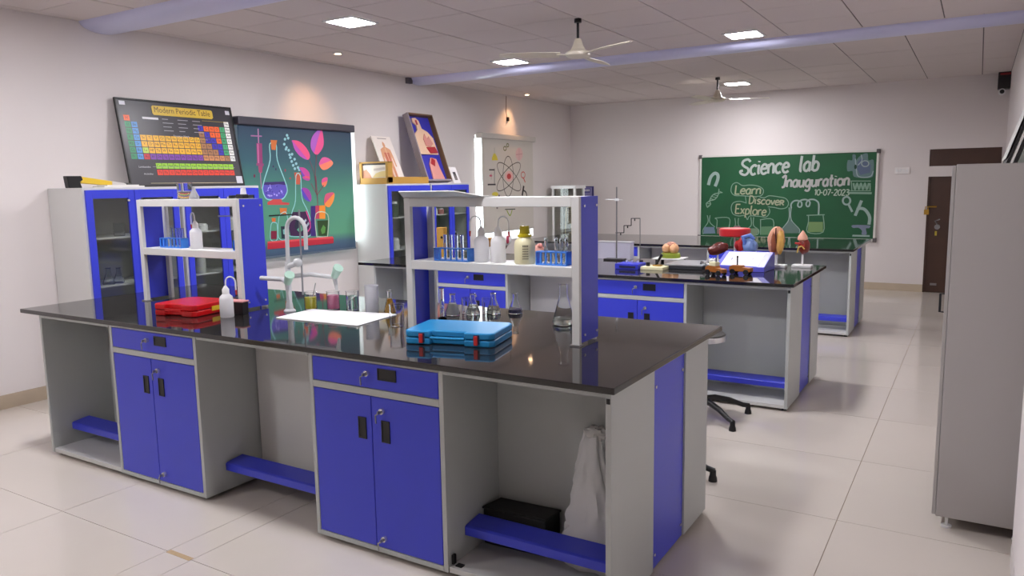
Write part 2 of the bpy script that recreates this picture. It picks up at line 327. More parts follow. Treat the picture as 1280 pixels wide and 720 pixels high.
# ---- flat art in metres on its wall
BLIND_ART=[
 ('f',(150,60,112),0,[(5.161,2.044),(5.229,2.043),(5.223,1.846),(5.155,1.849)]),
 ('f',(200,110,160),0,[(5.17,2.039),(5.187,2.038),(5.18,1.851),(5.164,1.851)]),
 ('s',(190,130,175),0.012,[(5.192,2.184),(5.188,2.043)]),
 ('s',(170,110,160),0.012,[(5.099,2.112),(5.234,2.113)]),
 ('f',(150,70,120),0,[(5.146,1.851),(5.237,1.847),(5.233,1.823),(5.145,1.827)]),
 ('f',(165,70,110),0,[(5.167,1.824),(5.222,1.823),(5.207,1.756),(5.17,1.759)]),
 ('s',(190,120,160),0.008,[(5.187,1.76),(5.188,1.602)]),
 ('f',(95,85,190),0,[(5.229,1.654),(5.496,1.658),(5.518,1.59),(5.487,1.535),(5.444,1.498),(5.256,1.503),(5.22,1.54),(5.204,1.594)]),
 ('f',(60,40,110),0,[(5.234,1.666),(5.497,1.671),(5.505,1.634),(5.407,1.645),(5.312,1.637),(5.22,1.64)]),
 ('f',(70,60,160),0,[(5.29,1.566),(5.285,1.573),(5.29,1.586),(5.3,1.59),(5.305,1.582),(5.3,1.57)]),
 ('f',(180,170,240),0,[(5.371,1.535),(5.376,1.54),(5.386,1.54),(5.391,1.535),(5.386,1.53),(5.376,1.53)]),
 ('f',(180,170,240),0,[(5.357,1.538),(5.346,1.535),(5.337,1.541),(5.34,1.55),(5.352,1.553),(5.36,1.546)]),
 ('f',(180,170,240),0,[(5.285,1.533),(5.276,1.527),(5.262,1.53),(5.257,1.538),(5.266,1.543),(5.28,1.541)]),
 ('f',(70,60,160),0,[(5.431,1.561),(5.418,1.561),(5.409,1.57),(5.412,1.58),(5.424,1.58),(5.434,1.571)]),
 ('f',(180,170,240),0,[(5.382,1.523),(5.37,1.526),(5.366,1.537),(5.374,1.545),(5.386,1.542),(5.39,1.531)]),
 ('f',(120,100,215),0,[(5.448,1.582),(5.437,1.58),(5.423,1.586),(5.419,1.592),(5.429,1.594),(5.443,1.589)]),
 ('f',(180,170,240),0,[(5.289,1.519),(5.278,1.523),(5.275,1.534),(5.284,1.542),(5.295,1.538),(5.298,1.526)]),
 ('f',(180,170,240),0,[(5.432,1.563),(5.427,1.572),(5.435,1.581),(5.448,1.581),(5.453,1.572),(5.445,1.563)]),
 ('f',(120,100,215),0,[(5.459,1.528),(5.453,1.535),(5.455,1.546),(5.464,1.551),(5.47,1.544),(5.467,1.533)]),
 ('f',(120,100,215),0,[(5.388,1.618),(5.375,1.617),(5.367,1.625),(5.371,1.635),(5.384,1.636),(5.392,1.628)]),
 ('f',(180,170,240),0,[(5.27,1.579),(5.26,1.58),(5.258,1.586),(5.266,1.592),(5.277,1.59),(5.279,1.584)]),
 ('f',(180,170,240),0,[(5.27,1.595),(5.268,1.602),(5.274,1.614),(5.283,1.618),(5.285,1.61),(5.278,1.599)]),
 ('f',(70,60,160),0,[(5.255,1.551),(5.243,1.55),(5.235,1.558),(5.24,1.567),(5.252,1.568),(5.259,1.56)]),
 ('f',(150,140,230),0,[(5.307,1.634),(5.302,1.628),(5.293,1.629),(5.29,1.636),(5.296,1.642),(5.304,1.641)]),
 ('f',(70,60,160),0,[(5.278,1.591),(5.28,1.596),(5.289,1.599),(5.295,1.596),(5.293,1.591),(5.284,1.588)]),
 ('f',(180,170,240),0,[(5.313,1.522),(5.302,1.524),(5.298,1.532),(5.306,1.539),(5.318,1.537),(5.321,1.529)]),
 ('f',(150,140,230),0,[(5.446,1.549),(5.436,1.555),(5.437,1.565),(5.448,1.57),(5.459,1.565),(5.458,1.554)]),
 ('f',(120,100,215),0,[(5.351,1.548),(5.34,1.548),(5.329,1.558),(5.329,1.567),(5.341,1.566),(5.351,1.556)]),
 ('f',(180,170,240),0,[(5.318,1.588),(5.308,1.593),(5.303,1.605),(5.307,1.613),(5.316,1.609),(5.322,1.597)]),
 ('f',(70,60,160),0,[(5.388,1.615),(5.378,1.616),(5.373,1.624),(5.379,1.632),(5.39,1.631),(5.394,1.622)]),
 ('f',(150,140,230),0,[(5.421,1.553),(5.413,1.545),(5.399,1.546),(5.394,1.555),(5.402,1.563),(5.415,1.562)]),
 ('f',(70,60,160),0,[(5.331,1.558),(5.322,1.561),(5.317,1.57),(5.321,1.577),(5.33,1.575),(5.335,1.565)]),
 ('f',(70,60,160),0,[(5.306,1.592),(5.306,1.599),(5.314,1.604),(5.323,1.603),(5.323,1.595),(5.315,1.59)]),
 ('f',(120,100,215),0,[(5.235,1.571),(5.237,1.578),(5.245,1.582),(5.253,1.58),(5.252,1.574),(5.243,1.569)]),
 ('f',(180,170,240),0,[(5.293,1.608),(5.29,1.614),(5.295,1.625),(5.303,1.628),(5.306,1.622),(5.301,1.611)]),
 ('c',(150,215,215),0.012,[(5.325,2.041),(5.318,1.884),(5.24,1.71),(5.209,1.632),(5.201,1.593),(5.216,1.538),(5.253,1.497),(5.344,1.487),(5.443,1.493),(5.494,1.532),(5.519,1.588),(5.494,1.678),(5.41,1.886),(5.406,2.036)]),
 ('f',(215,120,60),0,[(5.34,2.081),(5.421,2.082),(5.394,1.984),(5.343,1.985)]),
 ('f',(205,75,75),0,[(5.253,1.467),(5.325,1.495),(5.435,1.493),(5.441,1.464),(5.538,1.452),(5.528,1.433),(5.251,1.441)]),
 ('f',(150,205,215),0,[(5.572,2.137),(5.566,2.126),(5.554,2.122),(5.543,2.125),(5.539,2.136),(5.545,2.146),(5.556,2.151),(5.568,2.147)]),
 ('f',(150,205,215),0,[(5.542,2.097),(5.537,2.086),(5.525,2.082),(5.514,2.085),(5.51,2.095),(5.515,2.106),(5.527,2.111),(5.538,2.107)]),
 ('f',(150,205,215),0,[(5.528,2.046),(5.523,2.036),(5.511,2.031),(5.5,2.035),(5.496,2.045),(5.501,2.055),(5.513,2.06),(5.524,2.056)]),
 ('f',(150,205,215),0,[(5.555,2.014),(5.55,2.003),(5.538,1.999),(5.527,2.002),(5.523,2.013),(5.528,2.023),(5.54,2.028),(5.551,2.024)]),
 ('f',(150,205,215),0,[(5.583,1.986),(5.577,1.976),(5.565,1.971),(5.554,1.975),(5.55,1.986),(5.556,1.996),(5.568,2.001),(5.579,1.997)]),
 ('f',(150,205,215),0,[(5.591,1.942),(5.586,1.931),(5.574,1.927),(5.563,1.931),(5.559,1.941),(5.564,1.951),(5.576,1.956),(5.587,1.952)]),
 ('f',(150,205,215),0,[(5.6,1.914),(5.594,1.903),(5.582,1.899),(5.571,1.903),(5.567,1.913),(5.573,1.924),(5.585,1.928),(5.596,1.924)]),
 ('f',(150,205,215),0,[(5.615,1.875),(5.609,1.864),(5.597,1.86),(5.586,1.864),(5.582,1.874),(5.588,1.885),(5.6,1.889),(5.611,1.885)]),
 ('f',(150,205,215),0,[(5.632,1.835),(5.626,1.825),(5.614,1.82),(5.603,1.825),(5.599,1.835),(5.604,1.845),(5.616,1.85),(5.628,1.846)]),
 ('f',(150,205,215),0,[(5.652,1.801),(5.646,1.791),(5.634,1.787),(5.623,1.791),(5.619,1.801),(5.624,1.812),(5.636,1.816),(5.648,1.812)]),
 ('f',(150,205,215),0,[(5.625,1.948),(5.619,1.938),(5.607,1.933),(5.596,1.937),(5.592,1.947),(5.597,1.958),(5.609,1.963),(5.621,1.959)]),
 ('f',(150,205,215),0,[(5.656,1.898),(5.65,1.888),(5.638,1.883),(5.627,1.887),(5.623,1.897),(5.628,1.908),(5.64,1.912),(5.652,1.908)]),
 ('f',(150,205,215),0,[(5.674,1.853),(5.668,1.842),(5.656,1.838),(5.645,1.842),(5.64,1.852),(5.646,1.863),(5.658,1.867),(5.67,1.863)]),
 ('f',(150,205,215),0,[(5.695,1.813),(5.69,1.803),(5.677,1.798),(5.666,1.803),(5.662,1.813),(5.667,1.823),(5.68,1.828),(5.691,1.824)]),
 ('f',(150,205,215),0,[(5.584,2.11),(5.579,2.099),(5.567,2.094),(5.556,2.098),(5.552,2.108),(5.557,2.119),(5.569,2.123),(5.58,2.12)]),
 ('f',(150,205,215),0,[(5.547,1.997),(5.541,1.986),(5.529,1.982),(5.518,1.986),(5.514,1.996),(5.52,2.006),(5.531,2.011),(5.543,2.007)]),
 ('f',(150,205,215),0,[(5.712,1.791),(5.706,1.78),(5.694,1.776),(5.683,1.78),(5.678,1.79),(5.684,1.801),(5.696,1.805),(5.708,1.801)]),
 ('f',(200,95,70),0,[(5.622,1.762),(5.719,1.762),(5.692,1.639),(5.636,1.642)]),
 ('f',(62,28,72),0,[(5.567,1.357),(5.775,1.356),(5.834,1.198),(5.801,1.109),(5.748,1.096),(5.529,1.111),(5.507,1.216)]),
 ('f',(30,40,60),0,[(5.627,1.311),(5.71,1.281),(5.736,1.177),(5.648,1.131),(5.585,1.199)]),
 ('f',(170,190,200),0,[(5.698,1.244),(5.747,1.28),(5.76,1.26),(5.714,1.22)]),
 ('f',(170,190,200),0,[(5.738,1.203),(5.785,1.246),(5.795,1.223),(5.751,1.183)]),
 ('f',(110,180,150),0,[(5.617,1.171),(5.68,1.219),(5.701,1.166),(5.657,1.137)]),
 ('s',(225,80,150),0.014,[(5.758,1.363),(5.812,1.212),(5.769,1.143)]),
 ('c',(150,215,215),0.011,[(5.644,1.726),(5.619,1.475),(5.568,1.364),(5.513,1.228),(5.502,1.14),(5.537,1.108),(5.756,1.093),(5.816,1.121),(5.833,1.211),(5.776,1.369),(5.711,1.498),(5.707,1.726)]),
 ('l',(185,85,190),(228,85,140),[(5.619,2.089),(5.716,2.081),(5.804,2.022),(5.854,1.942),(5.819,1.895),(5.72,1.928),(5.649,1.994),(5.624,2.061)]),
 ('l',(170,95,205),(225,85,150),[(6.033,2.228),(6.061,2.147),(6.053,2.041),(5.958,1.951),(5.881,2.001),(5.874,2.082),(5.925,2.164)]),
 ('l',(245,140,110),(225,95,165),[(5.982,1.84),(5.988,1.875),(6.037,1.923),(6.119,1.919),(6.191,1.866),(6.111,1.806),(6.028,1.793)]),
 ('l',(120,75,195),(205,75,160),[(5.697,1.813),(5.774,1.808),(5.833,1.757),(5.828,1.693),(5.78,1.681),(5.736,1.722),(5.717,1.768)]),
 ('l',(240,130,95),(220,85,150),[(6.002,1.651),(6.021,1.698),(6.093,1.71),(6.075,1.638),(6.032,1.609)]),
 ('l',(90,70,190),(160,65,165),[(5.715,1.6),(5.8,1.592),(5.844,1.521),(5.826,1.457),(5.75,1.485),(5.719,1.536)]),
 ('l',(215,90,130),(245,150,70),[(6.184,1.541),(6.169,1.461),(6.099,1.39),(6.028,1.425),(6.044,1.517),(6.1,1.545)]),
 ('l',(190,80,170),(225,90,120),[(5.732,1.714),(5.793,1.726),(5.835,1.714),(5.824,1.678),(5.764,1.686)]),
 ('s',(125,65,85),0.008,[(5.95,1.956),(5.919,1.745),(5.914,1.557)]),
 ('s',(125,65,85),0.006,[(5.842,1.896),(5.897,1.769),(5.914,1.651)]),
 ('s',(125,65,85),0.01,[(5.924,1.727),(5.929,1.545),(5.928,1.409)]),
 ('s',(125,65,85),0.008,[(5.848,1.65),(5.927,1.526)]),
 ('s',(125,65,85),0.008,[(6.033,1.629),(5.931,1.526)]),
 ('f',(62,38,120),0,[(5.828,1.412),(5.902,1.412),(5.879,1.088),(5.805,1.093)]),
 ('f',(190,60,95),0,[(5.896,1.412),(5.955,1.412),(5.945,1.27),(5.887,1.273)]),
 ('f',(245,150,50),0,[(5.951,1.412),(6.04,1.412),(6.03,1.267),(5.942,1.271)]),
 ('f',(45,75,35),0,[(5.908,1.253),(6.071,1.249),(6.041,1.082),(5.915,1.088)]),
 ('f',(90,150,70),0,[(5.955,1.152),(5.995,1.202),(6.029,1.174),(6.016,1.115),(5.97,1.104)]),
 ('c',(200,215,190),0.01,[(5.895,1.325),(5.889,1.103),(5.914,1.079),(6.022,1.072),(6.055,1.092),(6.07,1.311)]),
 ('f',(215,120,50),0,[(5.402,1.405),(5.498,1.401),(5.484,1.342),(5.408,1.345)]),
 ('c',(150,215,215),0.008,[(5.413,1.345),(5.38,1.284),(5.367,1.106),(5.476,1.098),(5.494,1.342)]),
 ('f',(25,45,58),0,[(5.404,1.219),(5.481,1.217),(5.472,1.09),(5.404,1.094)]),
 ('f',(130,190,180),0,[(5.428,1.183),(5.466,1.193),(5.457,1.131),(5.43,1.139)]),
 ('f',(215,110,50),0,[(5.292,1.309),(5.345,1.307),(5.334,1.26),(5.295,1.262)]),
 ('c',(150,215,215),0.008,[(5.295,1.262),(5.273,1.216),(5.263,1.094),(5.346,1.088),(5.357,1.236),(5.335,1.26)]),
 ('f',(130,25,60),0,[(5.274,1.179),(5.347,1.177),(5.34,1.094),(5.268,1.099)]),
 ('s',(20,25,30),0.012,[(5.258,1.332),(5.587,1.333)]),
 ('f',(190,38,58),0,[(5.222,1.066),(6.141,1.049),(6.137,0.993),(5.217,0.999)]),
 ('f',(225,80,85),0,[(5.223,1.077),(6.124,1.069),(6.145,1.046),(5.222,1.06)]),
 ('f',(120,50,80),0,[(5.121,1.727),(5.117,1.715),(5.108,1.71),(5.1,1.715),(5.097,1.727),(5.102,1.739),(5.111,1.744),(5.119,1.739)]),
 ('f',(150,70,90),0,[(5.513,1.783),(5.509,1.772),(5.502,1.768),(5.495,1.772),(5.493,1.783),(5.496,1.794),(5.504,1.799),(5.511,1.795)]),
 ('f',(170,70,80),0,[(5.575,1.703),(5.571,1.695),(5.563,1.692),(5.555,1.695),(5.552,1.703),(5.556,1.71),(5.564,1.713),(5.572,1.71)]),
 ('f',(60,50,90),0,[(5.361,1.821),(5.358,1.813),(5.351,1.81),(5.344,1.813),(5.341,1.821),(5.345,1.829),(5.352,1.832),(5.359,1.829)]),
 ('f',(60,50,90),0,[(5.391,1.794),(5.387,1.784),(5.381,1.78),(5.375,1.784),(5.374,1.794),(5.377,1.803),(5.383,1.807),(5.389,1.803)]),
]
ATOM_ART=[
 ('c',(70,60,55),0.012,[(9.995,1.724),(9.989,1.657),(9.976,1.593),(9.956,1.536),(9.93,1.489),(9.901,1.453),(9.869,1.432),(9.835,1.425),(9.803,1.433),(9.772,1.456),(9.746,1.492),(9.724,1.539),(9.709,1.596),(9.7,1.659),(9.699,1.724),(9.705,1.79),(9.718,1.853),(9.737,1.909),(9.761,1.956),(9.79,1.992),(9.822,2.014),(9.855,2.022),(9.888,2.016),(9.919,1.994),(9.946,1.959),(9.968,1.912),(9.984,1.855),(9.993,1.792)]),
 ('c',(70,60,55),0.012,[(10.011,1.775),(10.076,1.728),(10.132,1.68),(10.175,1.633),(10.202,1.591),(10.212,1.555),(10.205,1.527),(10.18,1.509),(10.14,1.503),(10.086,1.507),(10.022,1.522),(9.951,1.547),(9.876,1.58),(9.803,1.62),(9.733,1.664),(9.671,1.711),(9.619,1.757),(9.58,1.801),(9.556,1.841),(9.546,1.875),(9.553,1.901),(9.576,1.919),(9.613,1.926),(9.662,1.924),(9.723,1.911),(9.791,1.889),(9.865,1.858),(9.939,1.819)]),
 ('c',(70,60,55),0.012,[(9.997,1.663),(9.922,1.619),(9.845,1.58),(9.77,1.549),(9.7,1.527),(9.638,1.514),(9.588,1.511),(9.551,1.519),(9.53,1.536),(9.525,1.563),(9.537,1.597),(9.564,1.637),(9.606,1.681),(9.661,1.728),(9.727,1.774),(9.799,1.818),(9.875,1.858),(9.952,1.891),(10.024,1.915),(10.089,1.93),(10.143,1.935),(10.182,1.928),(10.206,1.91),(10.211,1.883),(10.199,1.847),(10.169,1.805),(10.124,1.759),(10.065,1.71)]),
 ('f',(235,190,185),0,[(9.995,1.724),(9.988,1.7),(9.969,1.677),(9.941,1.66),(9.906,1.649),(9.868,1.645),(9.83,1.649),(9.797,1.66),(9.77,1.678),(9.754,1.7),(9.749,1.724),(9.756,1.749),(9.774,1.771),(9.801,1.788),(9.835,1.8),(9.873,1.804),(9.911,1.8),(9.945,1.789),(9.972,1.772),(9.989,1.749)]),
 ('f',(200,70,70),0,[(9.932,1.724),(9.929,1.711),(9.92,1.699),(9.906,1.69),(9.888,1.684),(9.869,1.682),(9.85,1.684),(9.834,1.69),(9.82,1.7),(9.812,1.711),(9.81,1.724),(9.813,1.737),(9.822,1.749),(9.836,1.759),(9.853,1.765),(9.872,1.767),(9.891,1.765),(9.908,1.759),(9.921,1.749),(9.93,1.738)]),
 ('f',(222,205,70),0,[(9.457,2.057),(9.406,1.989),(9.405,1.954),(9.569,1.957),(9.542,2.013),(9.495,2.058)]),
 ('s',(190,190,180),0.02,[(9.479,2.139),(9.475,2.05)]),
 ('s',(50,45,50),0.012,[(9.468,1.837),(9.459,1.606)]),
 ('s',(50,45,50),0.022,[(9.278,1.607),(9.493,1.606)]),
 ('s',(50,45,50),0.018,[(9.324,1.818),(9.467,1.819)]),
 ('f',(205,80,110),0,[(9.406,1.734),(9.404,1.73),(9.399,1.725),(9.39,1.722),(9.379,1.72),(9.368,1.719),(9.356,1.72),(9.345,1.722),(9.337,1.725),(9.332,1.73),(9.33,1.734),(9.332,1.739),(9.338,1.743),(9.346,1.747),(9.357,1.749),(9.369,1.75),(9.38,1.749),(9.391,1.747),(9.399,1.743),(9.405,1.739)]),
 ('s',(190,150,160),0.01,[(9.379,1.78),(9.376,1.678)]),
 ('f',(225,190,190),0,[(10.287,2.065),(10.281,2.034),(10.265,2.007),(10.24,1.985),(10.21,1.97),(10.176,1.965),(10.144,1.969),(10.114,1.982),(10.092,2.003),(10.078,2.03),(10.073,2.059),(10.08,2.089),(10.095,2.116),(10.119,2.138),(10.149,2.153),(10.182,2.159),(10.215,2.155),(10.245,2.142),(10.268,2.121),(10.283,2.095)]),
 ('s',(200,150,155),0.01,[(10.182,2.148),(10.177,1.973)]),
 ('s',(200,150,155),0.01,[(10.089,2.052),(10.271,2.067)]),
 ('c',(205,90,85),0.016,[(10.349,1.747),(10.345,1.732),(10.336,1.719),(10.323,1.709),(10.306,1.702),(10.287,1.7),(10.269,1.702),(10.252,1.709),(10.239,1.719),(10.231,1.732),(10.229,1.746),(10.232,1.761),(10.241,1.774),(10.254,1.784),(10.271,1.79),(10.29,1.793),(10.308,1.791),(10.325,1.784),(10.338,1.774),(10.346,1.761)]),
 ('s',(205,90,85),0.022,[(10.303,1.697),(10.351,1.631)]),
 ('s',(45,35,35),0.045,[(10.252,1.429),(10.305,1.579)]),
 ('s',(45,35,35),0.025,[(10.292,1.511),(10.368,1.477),(10.394,1.418)]),
 ('c',(120,120,70),0.016,[(9.808,2.136),(9.806,2.127),(9.8,2.119),(9.791,2.113),(9.78,2.108),(9.767,2.106),(9.755,2.107),(9.744,2.111),(9.735,2.117),(9.73,2.125),(9.728,2.134),(9.73,2.143),(9.736,2.151),(9.745,2.158),(9.757,2.162),(9.769,2.164),(9.781,2.163),(9.792,2.159),(9.801,2.153),(9.807,2.145)]),
 ('c',(120,120,70),0.016,[(9.876,2.186),(9.874,2.178),(9.87,2.172),(9.863,2.166),(9.854,2.163),(9.845,2.161),(9.835,2.162),(9.827,2.165),(9.82,2.17),(9.816,2.176),(9.815,2.184),(9.817,2.191),(9.821,2.198),(9.828,2.203),(9.837,2.207),(9.846,2.208),(9.855,2.207),(9.864,2.204),(9.87,2.199),(9.875,2.193)]),
 ('f',(225,210,80),0,[(9.561,1.465),(9.556,1.455),(9.543,1.447),(9.524,1.44),(9.499,1.436),(9.472,1.435),(9.445,1.437),(9.421,1.442),(9.402,1.45),(9.391,1.458),(9.387,1.468),(9.391,1.477),(9.404,1.486),(9.423,1.492),(9.447,1.496),(9.474,1.497),(9.501,1.495),(9.526,1.491),(9.545,1.483),(9.557,1.474)]),
 ('s',(60,70,60),0.014,[(9.737,1.234),(10.037,1.228)]),
 ('s',(150,170,50),0.02,[(9.788,1.221),(9.877,1.135),(9.947,1.221)]),
 ('f',(120,110,110),0,[(9.544,1.262),(9.536,1.253),(9.519,1.249),(9.502,1.254),(9.495,1.263),(9.502,1.272),(9.52,1.275),(9.537,1.271)]),
 ('f',(110,100,100),0,[(9.6,1.443),(9.593,1.432),(9.579,1.428),(9.566,1.433),(9.56,1.444),(9.566,1.455),(9.58,1.459),(9.594,1.454)]),
]
CHALK_ART=[
 ('s',(150,172,165),0.05,[(-3.676,1.541),(-3.644,1.66),(-3.583,1.723),(-3.531,1.701),(-3.529,1.625),(-3.569,1.519)]),
 ('s',(128,160,140),0.014,[(-3.688,1.186),(-3.705,1.25),(-3.658,1.289),(-3.62,1.366),(-3.569,1.404),(-3.517,1.416),(-3.506,1.48)]),
 ('s',(128,160,140),0.014,[(-3.688,1.186),(-3.636,1.237),(-3.65,1.289),(-3.58,1.309),(-3.534,1.352),(-3.504,1.411),(-3.448,1.421)]),
 ('s',(128,160,140),0.01,[(-3.692,1.25),(-3.644,1.242)]),
 ('s',(128,160,140),0.01,[(-3.648,1.327),(-3.585,1.309)]),
 ('s',(128,160,140),0.01,[(-3.62,1.361),(-3.55,1.34)]),
 ('s',(128,160,140),0.01,[(-3.595,1.391),(-3.524,1.37)]),
 ('s',(128,160,140),0.01,[(-3.515,1.447),(-3.466,1.428)]),
 ('s',(128,160,140),0.01,[(-3.678,1.217),(-3.652,1.212)]),
 ('c',(128,160,140),0.012,[(-3.297,1.54),(-3.227,1.572),(-3.138,1.526),(-3.027,1.532),(-2.903,1.515),(-2.823,1.46),(-2.838,1.38),(-2.923,1.356),(-3.147,1.368),(-3.261,1.376),(-3.315,1.44)]),
 ('s',(128,160,140),0.01,[(-3.092,1.362),(-3.074,1.249)]),
 ('s',(128,160,140),0.012,[(-2.874,1.346),(-2.801,1.336),(-2.729,1.365),(-2.584,1.347),(-2.488,1.322),(-2.444,1.255),(-2.472,1.187),(-2.555,1.167),(-2.651,1.187),(-2.748,1.197)]),
 ('s',(128,160,140),0.012,[(-3.082,1.257),(-3.17,1.282),(-3.271,1.262),(-3.307,1.186),(-3.28,1.089),(-3.19,1.054),(-3.09,1.06),(-3.051,0.997),(-3.015,1.056),(-2.866,1.049),(-2.768,1.042),(-2.717,1.112),(-2.728,1.174)]),
 ('s',(128,160,140),0.012,[(-3.686,1.061),(-3.673,0.953),(-3.75,0.834),(-3.749,0.756)]),
 ('s',(128,160,140),0.012,[(-3.641,1.062),(-3.644,0.953),(-3.559,0.876)]),
 ('f',(110,130,150),0,[(-3.735,0.874),(-3.572,0.876),(-3.549,0.773),(-3.744,0.764)]),
 ('s',(128,160,140),0.012,[(-3.561,1.011),(-3.527,0.985),(-3.532,0.851)]),
 ('s',(128,160,140),0.012,[(-3.562,1.018),(-3.337,1.02),(-3.338,0.854)]),
 ('f',(140,110,105),0,[(-3.525,0.872),(-3.339,0.879),(-3.337,0.772),(-3.523,0.768)]),
 ('s',(128,160,140),0.012,[(-3.245,1.021),(-3.237,0.906),(-3.307,0.829)]),
 ('s',(128,160,140),0.012,[(-3.189,1.021),(-3.187,0.912),(-3.096,0.807),(-3.108,0.761)]),
 ('f',(140,110,112),0,[(-3.25,0.901),(-3.166,0.902),(-3.104,0.807),(-3.108,0.761),(-3.306,0.762),(-3.307,0.816)]),
 ('s',(128,160,140),0.013,[(-2.999,1.036),(-2.991,0.91),(-3.072,0.838),(-3.063,0.782),(-3.02,0.757),(-2.92,0.759),(-2.874,0.79),(-2.881,0.848),(-2.956,0.91),(-2.955,1.036)]),
 ('f',(120,140,115),0,[(-3.055,0.858),(-2.891,0.866),(-2.875,0.811),(-2.913,0.759),(-3.027,0.757),(-3.068,0.802)]),
 ('s',(128,160,140),0.013,[(-2.86,0.999),(-2.665,1.001),(-2.659,0.77)]),
 ('s',(128,160,140),0.013,[(-2.85,0.999),(-2.844,0.766)]),
 ('f',(95,135,100),0,[(-2.845,0.891),(-2.667,0.899),(-2.664,0.769),(-2.842,0.766)]),
 ('s',(150,172,165),0.014,[(-2.432,1.187),(-2.431,1.003),(-2.527,0.854),(-2.515,0.797)]),
 ('s',(150,172,165),0.014,[(-2.404,1.187),(-2.398,1.003),(-2.274,0.858),(-2.279,0.801)]),
 ('f',(95,118,112),0,[(-2.412,1.003),(-2.276,0.858),(-2.279,0.801),(-2.52,0.797),(-2.522,0.861)]),
 ('s',(150,172,165),0.022,[(-2.402,1.174),(-2.406,1.233),(-2.372,1.28),(-2.316,1.291),(-2.26,1.268),(-2.253,1.215),(-2.28,1.192),(-2.308,1.215),(-2.294,1.273),(-2.244,1.302),(-2.184,1.302),(-2.138,1.267),(-2.148,1.21),(-2.175,1.204),(-2.191,1.244),(-2.161,1.296),(-2.096,1.307),(-2.041,1.284),(-2.012,1.232),(-2.01,1.083)]),
 ('s',(128,160,140),0.014,[(-2.178,1.07),(-1.925,1.081)]),
 ('s',(128,160,140),0.013,[(-2.152,1.071),(-2.148,0.978),(-2.156,0.82),(-1.937,0.824),(-1.946,1.072)]),
 ('f',(115,145,95),0,[(-2.146,0.972),(-1.945,0.974),(-1.94,0.824),(-2.154,0.82)]),
 ('c',(150,172,165),0.026,[(-1.583,1.286),(-1.584,1.269),(-1.591,1.253),(-1.601,1.241),(-1.615,1.233),(-1.631,1.23),(-1.646,1.233),(-1.661,1.241),(-1.672,1.253),(-1.68,1.269),(-1.683,1.286),(-1.681,1.304),(-1.675,1.32),(-1.664,1.332),(-1.65,1.34),(-1.635,1.343),(-1.619,1.34),(-1.605,1.332),(-1.593,1.319),(-1.586,1.303)]),
 ('s',(150,172,165),0.03,[(-1.601,1.226),(-1.55,1.125)]),
 ('s',(150,172,165),0.04,[(-1.509,1.069),(-1.432,1.288)]),
 ('s',(150,172,165),0.042,[(-1.489,1.159),(-1.443,1.176),(-1.386,1.159),(-1.337,1.098),(-1.314,1.031),(-1.321,0.942)]),
 ('f',(120,130,150),0,[(-1.537,0.933),(-1.315,0.931),(-1.318,0.891),(-1.359,0.885),(-1.345,0.801),(-1.412,0.8),(-1.409,0.851),(-1.458,0.895),(-1.53,0.892)]),
 ('f',(150,172,165),0,[(-1.532,0.792),(-1.304,0.791),(-1.303,0.765),(-1.536,0.767)]),
 ('f',(100,125,125),0,[(-1.579,1.946),(-1.536,1.937),(-1.533,1.863),(-1.496,1.908),(-1.444,1.948),(-1.381,1.955),(-1.366,1.858),(-1.299,1.861),(-1.294,1.661),(-1.324,1.616),(-1.42,1.611),(-1.549,1.632),(-1.57,1.714),(-1.64,1.715),(-1.641,1.866),(-1.58,1.865)]),
 ('f',(92,105,130),0,[(-1.504,1.839),(-1.463,1.884),(-1.387,1.859),(-1.331,1.788),(-1.338,1.685),(-1.464,1.653),(-1.51,1.735)]),
 ('c',(150,165,160),0.014,[(-1.36,1.812),(-1.364,1.794),(-1.376,1.78),(-1.395,1.773),(-1.416,1.773),(-1.435,1.782),(-1.448,1.797),(-1.454,1.815),(-1.45,1.833),(-1.437,1.847),(-1.419,1.854),(-1.398,1.853),(-1.379,1.845),(-1.365,1.83)]),
 ('s',(150,165,170),0.014,[(-1.538,1.886),(-1.522,1.747),(-1.485,1.631),(-1.335,1.628),(-1.296,1.707)]),
 ('s',(150,165,170),0.014,[(-1.465,1.942),(-1.451,1.861),(-1.502,1.793)]),
 ('f',(40,70,55),0,[(-1.516,1.77),(-1.517,1.76),(-1.519,1.751),(-1.522,1.744),(-1.527,1.74),(-1.532,1.738),(-1.538,1.74),(-1.543,1.745),(-1.547,1.752),(-1.549,1.761),(-1.551,1.771),(-1.55,1.781),(-1.548,1.79),(-1.545,1.797),(-1.54,1.802),(-1.535,1.803),(-1.529,1.801),(-1.524,1.797),(-1.52,1.789),(-1.517,1.78)]),
 ('s',(128,160,140),0.012,[(-1.59,1.57),(-1.322,1.565)]),
 ('s',(128,160,140),0.012,[(-1.585,1.43),(-1.316,1.427)]),
 ('s',(128,160,140),0.03,[(-1.616,1.399),(-1.304,1.392)]),
 ('s',(128,160,140),0.012,[(-1.579,1.563),(-1.567,1.434)]),
 ('s',(128,160,140),0.024,[(-1.55,1.539),(-1.525,1.445),(-1.502,1.538),(-1.473,1.445),(-1.451,1.537),(-1.421,1.444),(-1.399,1.537),(-1.37,1.444),(-1.348,1.536)]),
 ('s',(128,160,140),0.016,[(-1.331,1.535),(-1.327,1.438)]),
]
